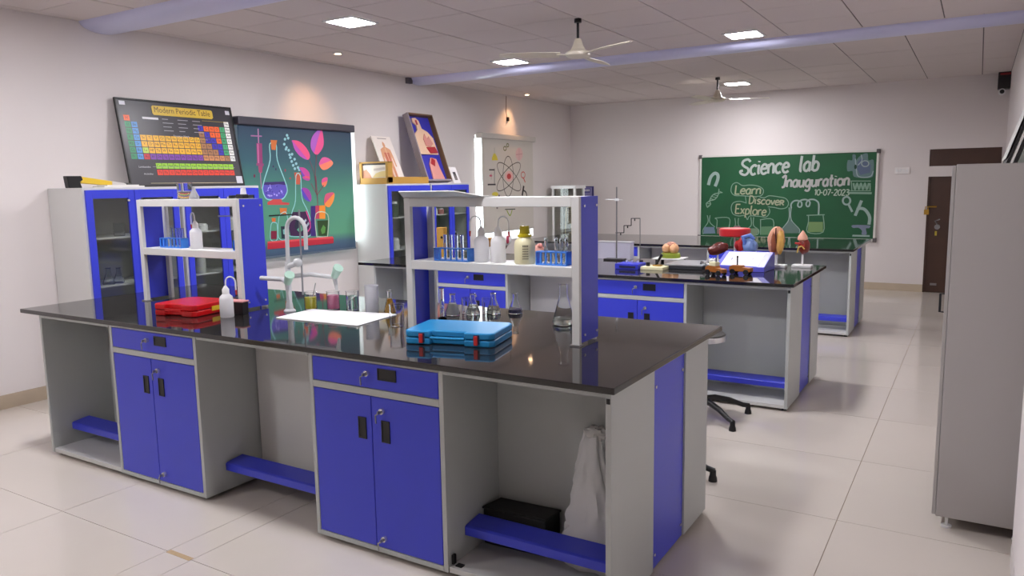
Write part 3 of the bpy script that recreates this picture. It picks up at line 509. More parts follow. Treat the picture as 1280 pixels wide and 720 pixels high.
# ================================================================== THE ROOM
fl = struct('floor', MB().box(XW, XR, YF, YB + .2, -0.12, -0.0035), GROUT, 'glossy beige tiled floor of the whole laboratory')
xs = [XW, -5.05, -3.87, -3.015, -2.845, -1.665, -0.485, XR]
ys = [YF] + [1.935 + 0.887 * k for k in range(-5, 12)] + [YB]
tile_mesh = {}
for i in range(len(xs) - 1):
    for j in range(len(ys) - 1):
        w, d = xs[i + 1] - xs[i], ys[j + 1] - ys[j]
        key = (round(w, 3), round(d, 3))
        if key in tile_mesh:
            o = bpy.data.objects.new('floor_tile', tile_mesh[key]); COL.objects.link(o); o.parent = fl
        else:
            g = 0.0016; o = O(MB().box(g, w - g, g, d - g, -0.0035, 0), 'floor_tile', FLOOR, fl); tile_mesh[key] = o.data
        o.location = (xs[i], ys[j], 0)
O(MB().box(-3.01, -2.85, 1.924, 1.95, -0.003, 0.0006), 'grout_patch', mat('tan_grout', (172, 148, 112), 0.8, noise_amt=.2, noise_scale=60), fl)

ce = struct('ceiling', MB().box(XW, XR, YF, YB, H + 0.006, H + 0.12), CGRID, 'grey suspended ceiling with a grid of square tiles')
def tiles(x_ref, y0, y1, y_ref, seed):
    p = 0.635; random.seed(seed)
    xb = sorted({XW, XR} | {x_ref + p * k for k in range(-14, 14) if XW + .05 < x_ref + p * k < XR - .05})
    yb = sorted({y0, y1} | {y_ref + p * k for k in range(-20, 20) if y0 + .05 < y_ref + p * k < y1 - .05})
    for i in range(len(xb) - 1):
        for j in range(len(yb) - 1):
            w, d = xb[i + 1] - xb[i], yb[j + 1] - yb[j]; key = ('c', round(w, 3), round(d, 3))
            if key in tile_mesh:
                o = bpy.data.objects.new('ceiling_tile', tile_mesh[key]); COL.objects.link(o); o.parent = ce
            else:
                o = O(MB().box(0.005, w - 0.005, 0.0035, d - 0.0035, 0, 0.006), 'ceiling_tile', CEIL, ce); tile_mesh[key] = o.data
            o.location = (xb[i], yb[j], H + random.uniform(0, 0.0025))
tiles(-0.325, YF, 7.64, 4.47, 1)
tiles(-0.04, 7.64, YB, 7.98, 2)

WY = [(5.02, 6.645, 0.97, 2.27), (9.10, 10.74, 0.76, 2.31)]     # window openings: y0, y1, z0, z1
mb = MB(); x0, x1 = XW - 0.2, XW
mb.box(x0, x1, YF, WY[0][0], 0, H + .1)
mb.box(x0, x1, WY[0][1], WY[1][0], 0, H + .1)
mb.box(x0, x1, WY[1][1], YB + .2, 0, H + .1)
for a, b, c, d in WY: mb.box(x0, x1, a, b, 0, c); mb.box(x0, x1, a, b, d, H + .1)
struct('wall_left', mb, WALL, 'long white side wall with two windows behind blinds')
DX0, DX1 = -0.60, 0.24
mb = MB(); mb.box(XW, DX0, YB, YB + .2, 0, H + .1); mb.box(DX1, XR + .2, YB, YB + .2, 0, H + .1); mb.box(DX0, DX1, YB, YB + .2, 1.98, H + .1); mb.box(DX0, DX1, YB + .08, YB + .2, 0, 1.98)
struct('wall_back', mb, WALL, 'white far wall carrying the green chalkboard')
struct('wall_right', MB().box(XR, XR + .2, YF, YB, 0, H + .1), WALL, 'white wall on the right behind the grey cupboard')
struct('wall_front', MB().box(XW - .2, XR + .2, YF - .2, YF, 0, H + .1), WALL, 'white wall closing the near end of the room')
struct('baseboard_left', MB().box(XW, XW + .012, YF, YB, 0, 0.105), SKIRT, 'beige tile skirting along the long side wall')
struct('baseboard_back', MB().box(XW + .012, DX0, YB - .012, YB, 0, 0.105), SKIRT, 'beige tile skirting below the chalkboard wall')
struct('baseboard_right', MB().box(XR - .012, XR, 3.66, YB, 0, 0.105), SKIRT, 'beige tile skirting along the right wall')
pil = struct('trim_1', MB().box(0.20, XR, 2.7, 3.6, 0.098, H), WALL, 'narrow white pilaster at the right picture edge')
O(MB().box(0.198, XR, 2.698, 3.602, 0, 0.094), 'plinth', mat('white_plinth', (214, 208, 206), .4), pil)

for n, (a, b, c, d) in enumerate(WY):
    mb = MB(); t = 0.03; xf0, xf1 = XW - 0.19, XW - 0.15
    mb.box(xf0, xf1, a, a + t, c, d); mb.box(xf0, xf1, b - t, b, c, d); mb.box(xf0, xf1, a, b, c, c + t); mb.box(xf0, xf1, a, b, d - t, d); mb.box(xf0, xf1, (a + b) / 2 - .025, (a + b) / 2 + .025, c, d)
    w = struct('window_%d' % (n + 1), mb, WHITEP, ['white framed window behind the flask and leaves blind', 'white framed window behind the atom blind'][n])
    for q in ((a, (a + b) / 2), ((a + b) / 2, b)): O(MB().box(XW - .172, XW - .168, q[0] + t * .6, q[1] - t * .6, c + t, d - t), 'pane', WPANE, w)
    O(MB().box(XW - .15, XW + .008, a + .001, b - .001, c, c + .012), 'sill', WHITEP, w)

# door with transom panel
dr = struct('door_1', MB().box(DX0 + .01, DX1 - .01, YB + .015, YB + .055, 0.002, 1.612), BROWN, 'dark brown wooden door with padlock behind the grey cupboard', .003)
O(MB().box(DX0 - .005, DX1 + .005, YB - .012, YB + .08, 1.612, 1.755), 'lintel', WALL, dr)
O(MB().box(DX0 + .005, DX1, YB - .004, YB + .04, 1.755, 1.985), 'transom_panel', BROWN, dr, .002)
O(MB().box(DX0 + .0, DX0 + .02, YB - .006, YB + .06, 0.0, 1.612), 'door_frame', BROWN, dr)
lk = O(MB().tube([(DX0 + .02, YB - .02, 1.20), (DX0 + .12, YB - .02, 1.20)], .012), 'bolt_latch', BRASS, dr, smooth=True)
O(MB().box(DX0 - .03, DX0 + .03, YB - .05, YB - .02, 1.09, 1.16).tube([(DX0 - .018, YB - .035, 1.155), (DX0 - .015, YB - .035, 1.2), (DX0 + .015, YB - .035, 1.2), (DX0 + .018, YB - .035, 1.155)], .006), 'padlock', BRASS, dr, .003)
O(MB().cyl((DX0 + .14, YB + .02, 0.92), .035, .05, axis='y').tube([(DX0 + .14, YB - .02, .96), (DX0 + .11, YB - .03, 1.0), (DX0 + .17, YB - .03, 1.03)], .01), 'knob', STEEL, dr, smooth=True)
O(MB().box(DX0 + .115, DX0 + .14, YB - .004, YB + .02, .80, .86), 'key_tag', mat('yellow_tag', (200, 180, 60), .5), dr)
O(MB().box(DX0 + .09, DX0 + .17, YB - .002, YB + .02, .10, .13), 'floor_bolt', STEEL, dr)

# ------------------------------------------------------------------ ceiling fittings
EMIT = mat('led_diffuser', (255, 252, 250), .5, emit=(251, 249, 253), emit_s=PANEL_STRENGTH)
def led(x, y, label):
    t = T('ceiling_light', label, 'ceiling light', (x, y, H), group='square LED panels in the ceiling')
    mb = MB()
    for a, b, c, d in ((-.16, .16, -.16, -.138), (-.16, .16, .138, .16), (-.16, -.138, -.138, .138), (.138, .16, -.138, .138)): mb.box(a, b, c, d, -.012, 0.001)
    O(mb, 'frame', WHITEP, t, .002); O(MB().box(-.138, .138, -.138, .138, -.009, -.002), 'diffuser', EMIT, t)
for x, y, l in [(-4.43, 4.81, 'square LED panel above the periodic table, nearest on the left'), (-4.45, 7.33, 'square LED panel beside the duct, left of the near fan'),
                (-1.92, 7.31, 'square LED panel beside the duct, right of the near fan'), (-2.93, 10.85, 'square LED panel beside the far fan'),
                (-1.92, 4.81, 'LED panel overhead just above the picture, over the near aisle'), (-4.43, 2.3, 'LED panel over the near bench, out of the picture'),
                (-1.92, 2.3, 'LED panel above the near bench end, out of the picture'), (-4.43, -0.5, 'LED panel behind the viewer on the window side')]: led(x, y, l)
def downlight(x, y, label, tx, ty, tz):
    t = T('recessed_spot', label, 'spotlight', (x, y, H), group='recessed warm spots')
    O(MB().lathe([(.0001, -.004), (.03, -.004), (.03, -.01), (.048, -.01), (.05, .001), (.0001, .001)], seg=20), 'rim', WHITEP, t, smooth=True)
    O(MB().cyl((0, 0, -.007), .028, .003), 'bulb', mat('warm_bulb', (255, 220, 180), .5, emit=(255, 205, 160), emit_s=40), t)
    ld = bpy.data.lights.new('warm_spot', 'SPOT'); ld.energy = SPOT_POWER; ld.color = (1.0, 0.55, 0.26); ld.spot_size = math.radians(72); ld.spot_blend = 1.0; ld.shadow_soft_size = .03
    lo = bpy.data.objects.new('spot_light', ld); COL.objects.link(lo); lo.parent = t; lo.location = (0, 0, -.02)
    lo.rotation_euler = (Vector((tx, ty, tz)) - Vector((x, y, H))).to_track_quat('-Z', 'Y').to_euler()
downlight(-5.56, 5.83, 'small warm recessed spot above the flask and leaves blind', XW, 5.95, 2.2)
downlight(-5.85, 10.1, 'small warm recessed spot above the atom blind', XW, 9.95, 2.35)

def duct(y0, y1, label):
    ym = (y0 + y1) / 2; r = (y1 - y0) / 2
    prof = [(ym + r * math.cos(PI + PI * k / 14), H + 0.004 + 0.075 * math.sin(PI + PI * k / 14)) for k in range(15)]
    o = O(MB().prism(prof, 'x', XW, XR), 'ceiling_duct', DUCT, None, 0, True); tag(o, label, 'duct')
    return o
d1 = duct(3.56, 3.93, 'lilac half round duct crossing the ceiling at top left')
d2 = duct(7.66, 8.02, 'lilac half round duct crossing the ceiling beyond the near fan')
O(MB().box(XW, XW + .05, 7.60, 7.68, H - .07, H), 'end_cap', mat('dark_grey_cap', (96, 90, 98), .5), d2)

FANW = mat('fan_cream', (222, 214, 196), .35)
def fan(x, y, rz, label):
    t = T('ceiling_fan', label, 'fan', (x, y, H), rz, 'ceiling fans')
    O(MB().cyl((0, 0, -.03), .03, .032), 'canopy', BLACK, t, smooth=True)
    O(MB().cyl((0, 0, -.165), .011, .15, 12), 'downrod', BLACK, t, smooth=True)
    O(MB().lathe([(.0001, -.155), (.022, -.156), (.03, -.17), (.045, -.215), (.062, -.245), (.066, -.25), (.0001, -.25)]), 'bell_cover', FANW, t, smooth=True)
    O(MB().lathe([(.0001, -.25), (.06, -.25), (.09, -.258), (.1, -.27), (.1, -.29), (.085, -.303), (.03, -.312), (.0001, -.313)], seg=32), 'motor', FANW, t, smooth=True)
    for k in range(3):
        a = 2 * PI * k / 3; mb = MB(); n = 10
        vs = []
        for i in range(n + 1):
            s_ = i / n; rr = .15 + .5 * s_; wv = .045 + .022 * math.sin(PI * min(1, s_ * 1.1)) if i < n else .03
            tl = .012 * (1 - .4 * s_)
            vs += [(rr, -wv, -.285 - tl), (rr, wv, -.285 + tl), (rr, -wv, -.281 - tl), (rr, wv, -.281 + tl)]
        fs = []
        for i in range(n):
            b = i * 4; c = b + 4; fs += [(b, b + 1, c + 1, c), (b + 2, c + 2, c + 3, b + 3), (b, c, c + 2, b + 2), (b + 1, b + 3, c + 3, c + 1)]
        fs += [(0, 2, 3, 1), (n * 4, n * 4 + 1, n * 4 + 3, n * 4 + 2)]
        mb.add(vs, fs); mb.obox((.08, -.02, -.287), (.1, 0, 0), (0, .04, 0), (0, 0, .006))
        o = O(mb, 'blade', FANW, t); o.rotation_euler = (0, 0, a)
fan(-2.88, 5.82, math.radians(-27), 'cream ceiling fan on black rod in front of the duct')
fan(-2.98, 10.1, math.radians(20), 'cream ceiling fan hanging near the far wall')

cc = T('security_camera', 'small dark security camera high in the far right corner', 'camera', (0.21, YB - .15, H - .02))
O(MB().box(-.07, .07, -.03, .15, -.19, 0.02), 'housing', mat('charcoal_housing', (34, 28, 30), .5), cc, .006)
O(MB().box(-.05, .065, -.035, -.03, -.02, .005), 'red_strip', mat('red_strip', (150, 30, 40), .5), cc)
O(MB().cyl((-.02, .0, -.235), .04, .09, axis='y').box(-.035, -.005, -.02, .15, -.21, -.17), 'barrel', WHITEP, cc, smooth=True)
O(MB().cyl((-.02, -.09, -.235), .026, .01, axis='y'), 'lens', BLACK, cc)
sw = T('switch_plate', 'small white switch plate between chalkboard and brown door', 'switch', (-0.93, YB, 1.66))
O(MB().box(-.095, .095, -.012, 0, 0, .09), 'plate', mat('switch_white', (238, 234, 232), .4), sw, .003)
for k in range(4): O(MB().box(-.08 + .042 * k, -.05 + .042 * k, -.017, -.011, .025, .065), 'rocker', WHITEP, sw, .002)
se = T('wall_sensor', 'tiny dark sensor on a wire above the atom blind', 'sensor', (XW, 9.99, 2.55))
O(MB().box(0, .03, -.02, .02, 0, .06), 'body', DARKMETAL, se, .004); O(MB().tube([(.005, -.005, .05), (.005, -.03, .15), (.005, -.02, .37)], .004), 'wire', mat('tan_wire', (150, 120, 100), .6), se)

# ------------------------------------------------------------------ chalkboard
cb = T('chalkboard', 'green chalkboard with white frame and chalk lettering on far wall', 'chalkboard', (-2.53, YB, 0.72))
BX0, BX1, BZ0, BZ1 = -3.79, -1.26, 0.735, 1.975
GREEN = mat('chalkboard_green', (14, 82, 46), 0.55, noise_amt=.22, noise_scale=3)
O(MB().box(BX0, BX1, YB - .03, YB, BZ0, BZ1), 'writing_surface', GREEN, cb, world=True)
FR = mat('board_frame', (214, 212, 206), .35)
for a in ((BX0 - .03, BX1 + .03, BZ1, BZ1 + .03), (BX0 - .03, BX1 + .03, BZ0 - .035, BZ0), (BX0 - .03, BX0, BZ0, BZ1), (BX1, BX1 + .03, BZ0, BZ1)):
    O(MB().box(a[0], a[1], YB - .042, YB, a[2], a[3]), 'frame_rail', FR, cb, .003, world=True)
for cx_, cz_ in ((BX0 - .02, BZ1 + .01), (BX1 + .02, BZ1 + .01), (BX0 - .02, BZ0 - .015), (BX1 + .02, BZ0 - .015)):
    O(MB().box(cx_ - .025, cx_ + .025, YB - .048, YB, cz_ - .03, cz_ + .03), 'corner_cap', mat('corner_grey', (90, 84, 86), .5), cb, .004, world=True)
art = Art(lambda a, b, l: (a, YB - .0305 - l * 0.00005, b), .9)
def art_groups(groups, items, place, rough, parent, lay0=0):
    for nm, a, b in groups:
        g_ = Art(place, rough); g_.layer = lay0 + a; g_.items(items[a:b]); g_.build(nm, parent)
art_groups([('magnet_sketch', 0, 1), ('helix_sketch', 1, 9), ('bubble_outline', 9, 11), ('bubble_outline', 11, 12), ('bubble_outline', 12, 13), ('flask_sketch', 13, 16), ('beaker_sketch', 16, 19), ('flask_sketch', 19, 22), ('flask_sketch', 22, 24), ('beaker_sketch', 24, 27),
            ('flask_sketch', 27, 30), ('tubing_sketch', 30, 31), ('beaker_sketch', 31, 34), ('magnifier_sketch', 34, 36), ('microscope_sketch', 36, 40), ('heart_sketch', 40, 46), ('caption_sketch', 46, 99)], CHALK_ART, art.place, .9, cb)
art = Art(lambda a, b, l: (a, YB - .0305 - (l + 150) * 0.00005, b), .9)
WCH = (176, 186, 180)
chalk_text(art, 'Science', (-3.185, 1.684), (-2.449, 1.717), .24, .036, WCH)
chalk_text(art, 'lab', (-2.314, 1.726), (-2.03, 1.737), .225, .036, WCH)
chalk_text(art, 'Inauguration', (-2.553, 1.493), (-1.60, 1.509), .17, .031, (178, 180, 176))
chalk_text(art, '10-07-2023', (-2.084, 1.37), (-1.60, 1.362), .085, .015, (165, 185, 165))
chalk_text(art, 'Learn', (-3.261, 1.395), (-2.85, 1.392), .136, .022, (160, 172, 140))
chalk_text(art, 'DiscoveR', (-3.039, 1.249), (-2.504, 1.216), .118, .02, (160, 168, 140))
chalk_text(art, 'Explore', (-3.249, 1.095), (-2.764, 1.057), .14, .02, (164, 172, 140))
art.build('chalk_lettering', cb)

# ------------------------------------------------------------------ printed roller blinds
def gradient_print(name, z0, z1, stops):
    m = bpy.data.materials.new(name); m.use_nodes = True; nt = m.node_tree; b = nt.nodes['Principled BSDF']; b.inputs['Roughness'].default_value = .6
    g = nt.nodes.new('ShaderNodeNewGeometry'); sp = nt.nodes.new('ShaderNodeSeparateXYZ'); mr = nt.nodes.new('ShaderNodeMapRange'); mr.inputs[1].default_value = z0; mr.inputs[2].default_value = z1
    r = nt.nodes.new('ShaderNodeValToRGB'); cr = r.color_ramp
    while len(cr.elements) < len(stops): cr.elements.new(.5)
    for e, (p, c) in zip(cr.elements, stops): e.position = p; e.color = (*lin(c), 1)
    nt.links.new(g.outputs['Position'], sp.inputs[0]); nt.links.new(sp.outputs[2], mr.inputs[0]); nt.links.new(mr.outputs[0], r.inputs[0]); nt.links.new(r.outputs[0], b.inputs['Base Color']); return m
b1 = T('roller_blind', 'teal roller blind printed with flasks and pink leaves', 'blind', (-6.05, 5.7, 0.9))
O(MB().box(-6.056, -6.05, 4.95, 6.49, .92, 2.24), 'fabric', gradient_print('teal_print', .92, 2.24, [(0, (62, 84, 112)), (.07, (70, 100, 122)), (.14, (92, 160, 126)), (.45, (76, 144, 122)), (.72, (54, 96, 108)), (1, (46, 66, 92))]), b1, world=True)
O(MB().box(-6.13, -6.02, 4.94, 6.53, 2.21, 2.29), 'cassette', mat('charcoal_cassette', (62, 60, 72), .4), b1, .012, world=True)
O(MB().box(-6.064, -6.042, 4.95, 6.49, .905, .925), 'bottom_bar', mat('bar_slate', (84, 100, 116), .4), b1, .003, world=True)
art = Art(lambda a, b, l: (-6.0495 + l * 0.00004, a, b), .6); art.items(BLIND_ART); art.build('printed_picture', b1)
b2 = T('roller_blind', 'pale roller blind printed with a red centred atom', 'blind', (-6.05, 9.85, 0.9))
O(MB().box(-6.056, -6.05, 9.15, 10.60, .92, 2.28), 'fabric', translucent('pale_fabric', (214, 208, 200), .12, .8), b2, world=True)
O(MB().box(-6.13, -6.02, 9.12, 10.66, 2.26, 2.34), 'cassette', mat('pale_cassette', (206, 202, 196), .4), b2, .012, world=True)
O(MB().box(-6.064, -6.042, 9.15, 10.60, .905, .925), 'bottom_bar', mat('bar_pale', (196, 192, 186), .4), b2, .003, world=True)
art_groups([('atom_print', 0, 5), ('flask_print', 5, 7), ('stand_print', 7, 12), ('brain_print', 12, 15), ('magnifier_print', 15, 17), ('microscope_print', 17, 19), ('gear_print', 19, 21), ('small_print', 21, 22), ('burner_print', 22, 24), ('dot_print', 24, 26)], ATOM_ART, lambda a, b, l: (-6.0495 + l * 0.00004, a, b), .6, b2)
# ================================================================== LAB BENCHES
BXL, BXR, BD = -4.955, -1.03, 1.30
ORD = ['near', 'middle', 'far']
def worktop(y0, label, d=BD):
    o = O(MB().box(BXL, BXR, 0, d, .875, .90), 'worktop', GRANITE, None, .004); o.location = (0, y0, 0); tag(o, label, 'worktop', 'black granite worktops'); return o
def make_cabinet():
    w = .745; t = T('base_cabinet', '', 'cabinet', group='blue fronted base cabinets')
    mb = MB(); s_ = .022
    mb.box(0, s_, 0, .41, .02, .875); mb.box(w - s_, w, 0, .41, .02, .875); mb.box(s_, w - s_, .39, .41, .02, .875); mb.box(s_, w - s_, .012, .39, .02, .042)
    O(mb, 'carcass', GREY, t, .0015)
    for z0, z1 in ((.862, .875), (.72, .75), (.02, .042)): O(MB().box(s_, w - s_, 0, .02, z0, z1), 'rail', GREY, t, .0015)
    for fx in (.06, w - .06):
        for fy in (.05, .36): O(MB().cyl((fx, fy, 0), .018, .02, 12), 'foot', BLACK, t)
    g = .003
    def lock(par, x, z, key=True):
        O(MB().cyl((x, -.001, z), .0125, .014, 16, 'y'), 'lock', CHROME, par, smooth=True)
        if key:
            O(MB().obox((x - .003, -.035, z - .006), (.006, 0, 0), (0, .022, 0), (0, 0, .012)).tube([(x - .002, -.03, z - .005), (x - .018, -.028, z - .014), (x - .02, -.024, z - .05)], .0035, 6), 'key', STEEL, par)
    def pull(par, x0, x1, z0, z1):
        mb = MB(); r = .006
        for a in ((x0, x1, z0, z0 + r), (x0, x1, z1 - r, z1), (x0, x0 + r, z0 + r, z1 - r), (x1 - r, x1, z0 + r, z1 - r)): mb.box(a[0], a[1], -.004, .0, a[2], a[3])
        mb.box(x0 + r, x1 - r, -.0015, .0, z0 + r, z1 - r)
        O(mb, 'handle', BLACK, par)
    d = O(MB().box(s_ + g, w - s_ - g, .0005, .018, .75 + g, .862 - g), 'drawer', BLUE, t, .002)
    pull(d, w * .545, w * .545 + .1, .795, .845); lock(d, w * .47, .818)
    m_ = w * .485
    dl = O(MB().box(s_ + g, m_ - .002, .0005, .018, .042 + g, .72 - g), 'door', BLUE, t, .002)
    pull(dl, m_ - .075, m_ - .03, .525, .62)
    dr_ = O(MB().box(m_ + .002, w - s_ - g, .0005, .018, .042 + g, .72 - g), 'door', BLUE, t, .002)
    pull(dr_, m_ + .055, m_ + .1, .525, .62); lock(dr_, m_ + .065, .662); lock(dr_, m_ + .05, .09)
    return t
def footrest(par, x0, x1):
    O(MB().prism([(.12, .135), (.12, .172), (.13, .178), (.23, .19), (.23, .176), (.132, .165), (.13, .135)], 'x', x0, x1), 'footrest', BLUE, par, .002)
def make_left_bay():
    t = T('open_bay', '', 'open bay', group='open bays beside the base cabinets'); x0, x1 = -4.78, -4.062
    O(MB().box(x0, x0 + .02, 0, .42, .02, .875), 'side_panel', GREY, t, .0015); O(MB().box(x0 + .02, x1, .395, .415, .02, .875), 'back_panel', GREY, t)
    O(MB().box(x0 + .02, x1, .005, .395, .02, .045), 'bottom_panel', GREY2, t, .0015); O(MB().box(x0 + .02, x1, 0, .02, .858, .875), 'rail', GREY, t)
    footrest(t, x0 + .021, x1 - .001)
    for fx in (x0 + .03, x1 - .05): O(MB().cyl((fx, .05, 0), .018, .02, 12), 'foot', BLACK, t)
    return t
def make_kneehole():
    t = T('kneehole', '', 'open bay', group='kneeholes between the base cabinets'); x0, x1 = -3.305, -2.525
    O(MB().box(x0, x1, .36, .375, .10, .875), 'back_panel', GREY2, t); O(MB().box(x0, x1, 0, .02, .858, .875), 'rail', GREY, t)
    footrest(t, x0 + .001, x1 - .001); return t
def make_right_bay():
    t = T('open_bay', '', 'open bay', group='open bays beside the base cabinets'); x0, x1 = -1.775, -1.05
    O(MB().box(x1 - .022, x1, 0, .42, .02, .875), 'side_panel', GREY, t, .0015); O(MB().box(x0, x1 - .022, .395, .415, .02, .875), 'back_panel', GREY, t)
    O(MB().box(x0, x1 - .022, .005, .395, .02, .045), 'bottom_panel', GREY2, t, .0015); O(MB().box(x0, x1 - .022, 0, .02, .858, .875), 'rail', GREY, t)
    footrest(t, x0 + .001, x1 - .023)
    O(MB().box(x0 + .002, x0 + .012, .02, .04, .05, .09).box(x0 + .02, x0 + .05, .02, .045, .045, .05), 'bracket', BLACK, t)
    O(MB().box(x1 - .018, x1 - .004, -.002, 0, .835, .855), 'clip', BLACK, t)
    for fx in (x0 + .05, x1 - .03): O(MB().cyl((fx, .05, 0), .018, .02, 12), 'foot', BLACK, t)
    return t
def make_rear_row():
    t = T('rear_cabinet_row', '', 'cabinet', group='rear cabinet rows of the benches'); x0, x1 = -4.78, -1.05
    for a, b in ((x0, x0 + .02), (x1 - .022, x1)): O(MB().box(a, b, .80, 1.12, .02, .875), 'side_panel', GREY, t, .0015)
    O(MB().box(x0 + .02, x1 - .022, .80, .82, .02, .875), 'inner_panel', GREY, t); 
    for k in range(5):
        a = x0 + .02 + k * (x1 - x0 - .042) / 5; b = a + (x1 - x0 - .042) / 5
        O(MB().box(a + .002, b - .002, 1.10, 1.12, .045, .87), 'rear_panel', BLUE if k in (1, 3) else GREY, t, .0015)
    O(MB().box(x0 + .02, x1 - .022, .82, 1.10, .02, .042), 'bottom_panel', GREY, t)
    for a, b in ((x0 + .008, x0 + .022), (x1 - .024, x1 - .008)):
        p = O(MB().box(a, b, .424, .796, .02, .868), 'service_panel', BLUE, t, .0015)
        for yy in (.45, .77):
            for zz in (.08, .79): O(MB().cyl((b + .001 if b > -2 else a - .001, yy, zz), .007, .004, 10, 'x'), 'screw', CHROME, p)
    for fx in (x0 + .05, x1 - .03): O(MB().cyl((fx, 1.05, 0), .018, .02, 12), 'foot', BLACK, t).location = (0, 0, 0)
    return t
Y0 = [2.348, 5.335, 8.25]
cab = make_cabinet(); lb = make_left_bay(); kh = make_kneehole(); rb = make_right_bay(); rr = make_rear_row()
WT = []
for i, y0 in enumerate(Y0):
    n = ORD[i]
    WT.append(worktop(y0, ['black granite worktop of the near bench carrying the red and blue cases', 'black granite worktop of the middle bench carrying organ models', 'bare black granite worktop of the far bench below the chalkboard'][i], 1.48 if i == 2 else BD))
    for src, loc, lab in ((cab, (-4.06, y0 + .02, 0), 'blue base cabinet of the %s bench next to its open bay on the window side' % n), (cab, (-2.522, y0 + .02, 0), 'blue base cabinet of the %s bench next to its aisle end bay' % n),
                          (lb, (0, y0 + .02, 0), 'grey open bay with blue footrest at the window end of the %s bench' % n), (kh, (0, y0 + .02, 0), 'grey kneehole with blue footrest between the cabinets of the %s bench' % n),
                          (rb, (0, y0 + .02, 0), 'grey open bay with blue footrest at the aisle end of the %s bench' % n), (rr, (0, y0 + .02, 0), 'grey rear cabinets with blue end strip under the %s bench' % n)):
        if 'label' in src and src['label'] == '': src.location = loc; src['label'] = lab
        else: dup(src, loc, label=lab)

# ------------------------------------------------------------------ reagent racks on the near bench
def make_rack():
    w, d, h = .946, .19, .645; t = T('reagent_rack', '', 'shelf rack', group='reagent racks on the near bench')
    for a in (0, w - .036): O(MB().box(a, a + .036, 0, .022, 0, h), 'front_post', GREY2, t, .0015)
    for a in (.006, w - .042): O(MB().box(a, a + .036, d - .02, d, 0, h - .044), 'back_post', GREY2, t, .0015)
    for s_, (a, b) in enumerate(((0, .006), (w - .006, w))):
        p = O(MB().box(a, b, .022, d, .012, h), 'end_panel', BLUE, t, .001)
        for yy in (.045, d - .025):
            for zz in (.045, h - .04): O(MB().cyl((b if s_ else a - .006, yy, zz), .006, .006, 10, 'x'), 'bolt', CHROME, p)
    O(MB().box(.036, w - .036, 0, d, .299, .342), 'shelf', GREY2, t, .002)
    O(MB().box(.036, w - .036, 0, d, h - .043, h), 'top_board', GREY2, t, .002)
    for a in (0, w - .036): O(MB().box(a - .006, a + .042, -.012, .03, 0, .006), 'foot_plate', STEEL, t)
    return t
rk = make_rack(); rk.location = (-4.545, 2.90, .90); rk['label'] = 'grey and blue two tier rack behind the red case'
rk2 = dup(rk, (-2.383, 2.905, .90), label='grey and blue two tier rack behind the light blue case')
o = O(MB().add([(-2.385, 2.903, 1.549), (-1.915, 2.903, 1.549), (-2.013, 2.80, 1.575), (-2.327, 2.80, 1.575), (-2.385, 2.907, 1.552), (-1.915, 2.907, 1.552), (-2.013, 2.802, 1.579), (-2.327, 2.802, 1.579)],
               [(0, 1, 2, 3), (4, 7, 6, 5), (0, 4, 5, 1), (1, 5, 6, 2), (2, 6, 7, 3), (3, 7, 4, 0)]).box(-2.385, -1.915, 2.903, 3.0, 1.546, 1.551), 'loose_cover', GREY2, None)
tag(o, 'loose bent grey sheet lying on top of the right hand rack', 'sheet')

# ------------------------------------------------------------------ glass door cabinets on the window wall
INNER = mat('cabinet_inner', (168, 168, 164), .5)
def make_glass_cabinet():
    w, D, h = .80, .47, 1.63; t = T('glass_cabinet', '', 'cabinet', group='tall glass door cabinets')     # local x = depth from wall, local y along the wall
    mb = MB(); s_ = .018
    mb.box(0, D, 0, s_, .06, h); mb.box(0, D, w - s_, w, .06, h); mb.box(0, D, s_, w - s_, h - s_, h); mb.box(0, D, s_, w - s_, .06, .08)
    O(mb, 'carcass', GREY2, t, .002); O(MB().box(0.001, .012, s_, w - s_, .08, h - s_), 'back_panel', INNER, t)
    O(MB().box(.02, D - .03, .02, w - .02, 0, .06), 'plinth', BLACK, t)
    for z in (.45, .88, 1.25): O(MB().box(.012, D - .03, s_, w - s_, z - .012, z), 'shelf', GREY2, t)
    for k in range(2):
        y0, y1 = (.016, w / 2 - .0015) if k == 0 else (w / 2 + .0015, w - .016); z0, z1 = .085, h - .02; r = .05
        mb = MB(); mb.box(D, D + .018, y0, y0 + r, z0, z1); mb.box(D, D + .018, y1 - r, y1, z0, z1); mb.box(D, D + .018, y0 + r, y1 - r, z0, z0 + r); mb.box(D, D + .018, y0 + r, y1 - r, z1 - r - .012, z1)
        d = O(mb, 'door', BLUE, t, .0015)
        O(MB().box(D + .006, D + .01, y0 + r, y1 - r, z0 + r, z1 - r - .012), 'pane', PANE, d)
        yy = y1 - r / 2 - .03 if k == 0 else y0 + .03
        O(MB().cyl((D + .018, yy, z1 - r - .03), .009, .012, 12, 'x'), 'lock', CHROME, d, smooth=True)
    return t
gc = make_glass_cabinet(); XC = XW + .0125
gc.location = (XC, 3.19, 0); gc['label'] = 'tall blue glass door cabinet standing first from the near left'
dup(gc, (XC, 4.02, 0), label='tall blue glass door cabinet under the periodic table board')
dup(gc, (XC, 6.60, 0), label='tall blue glass door cabinet under the yellow carton')
dup(gc, (XC, 7.42, 0), label='tall blue glass door cabinet under the leaning organ board')

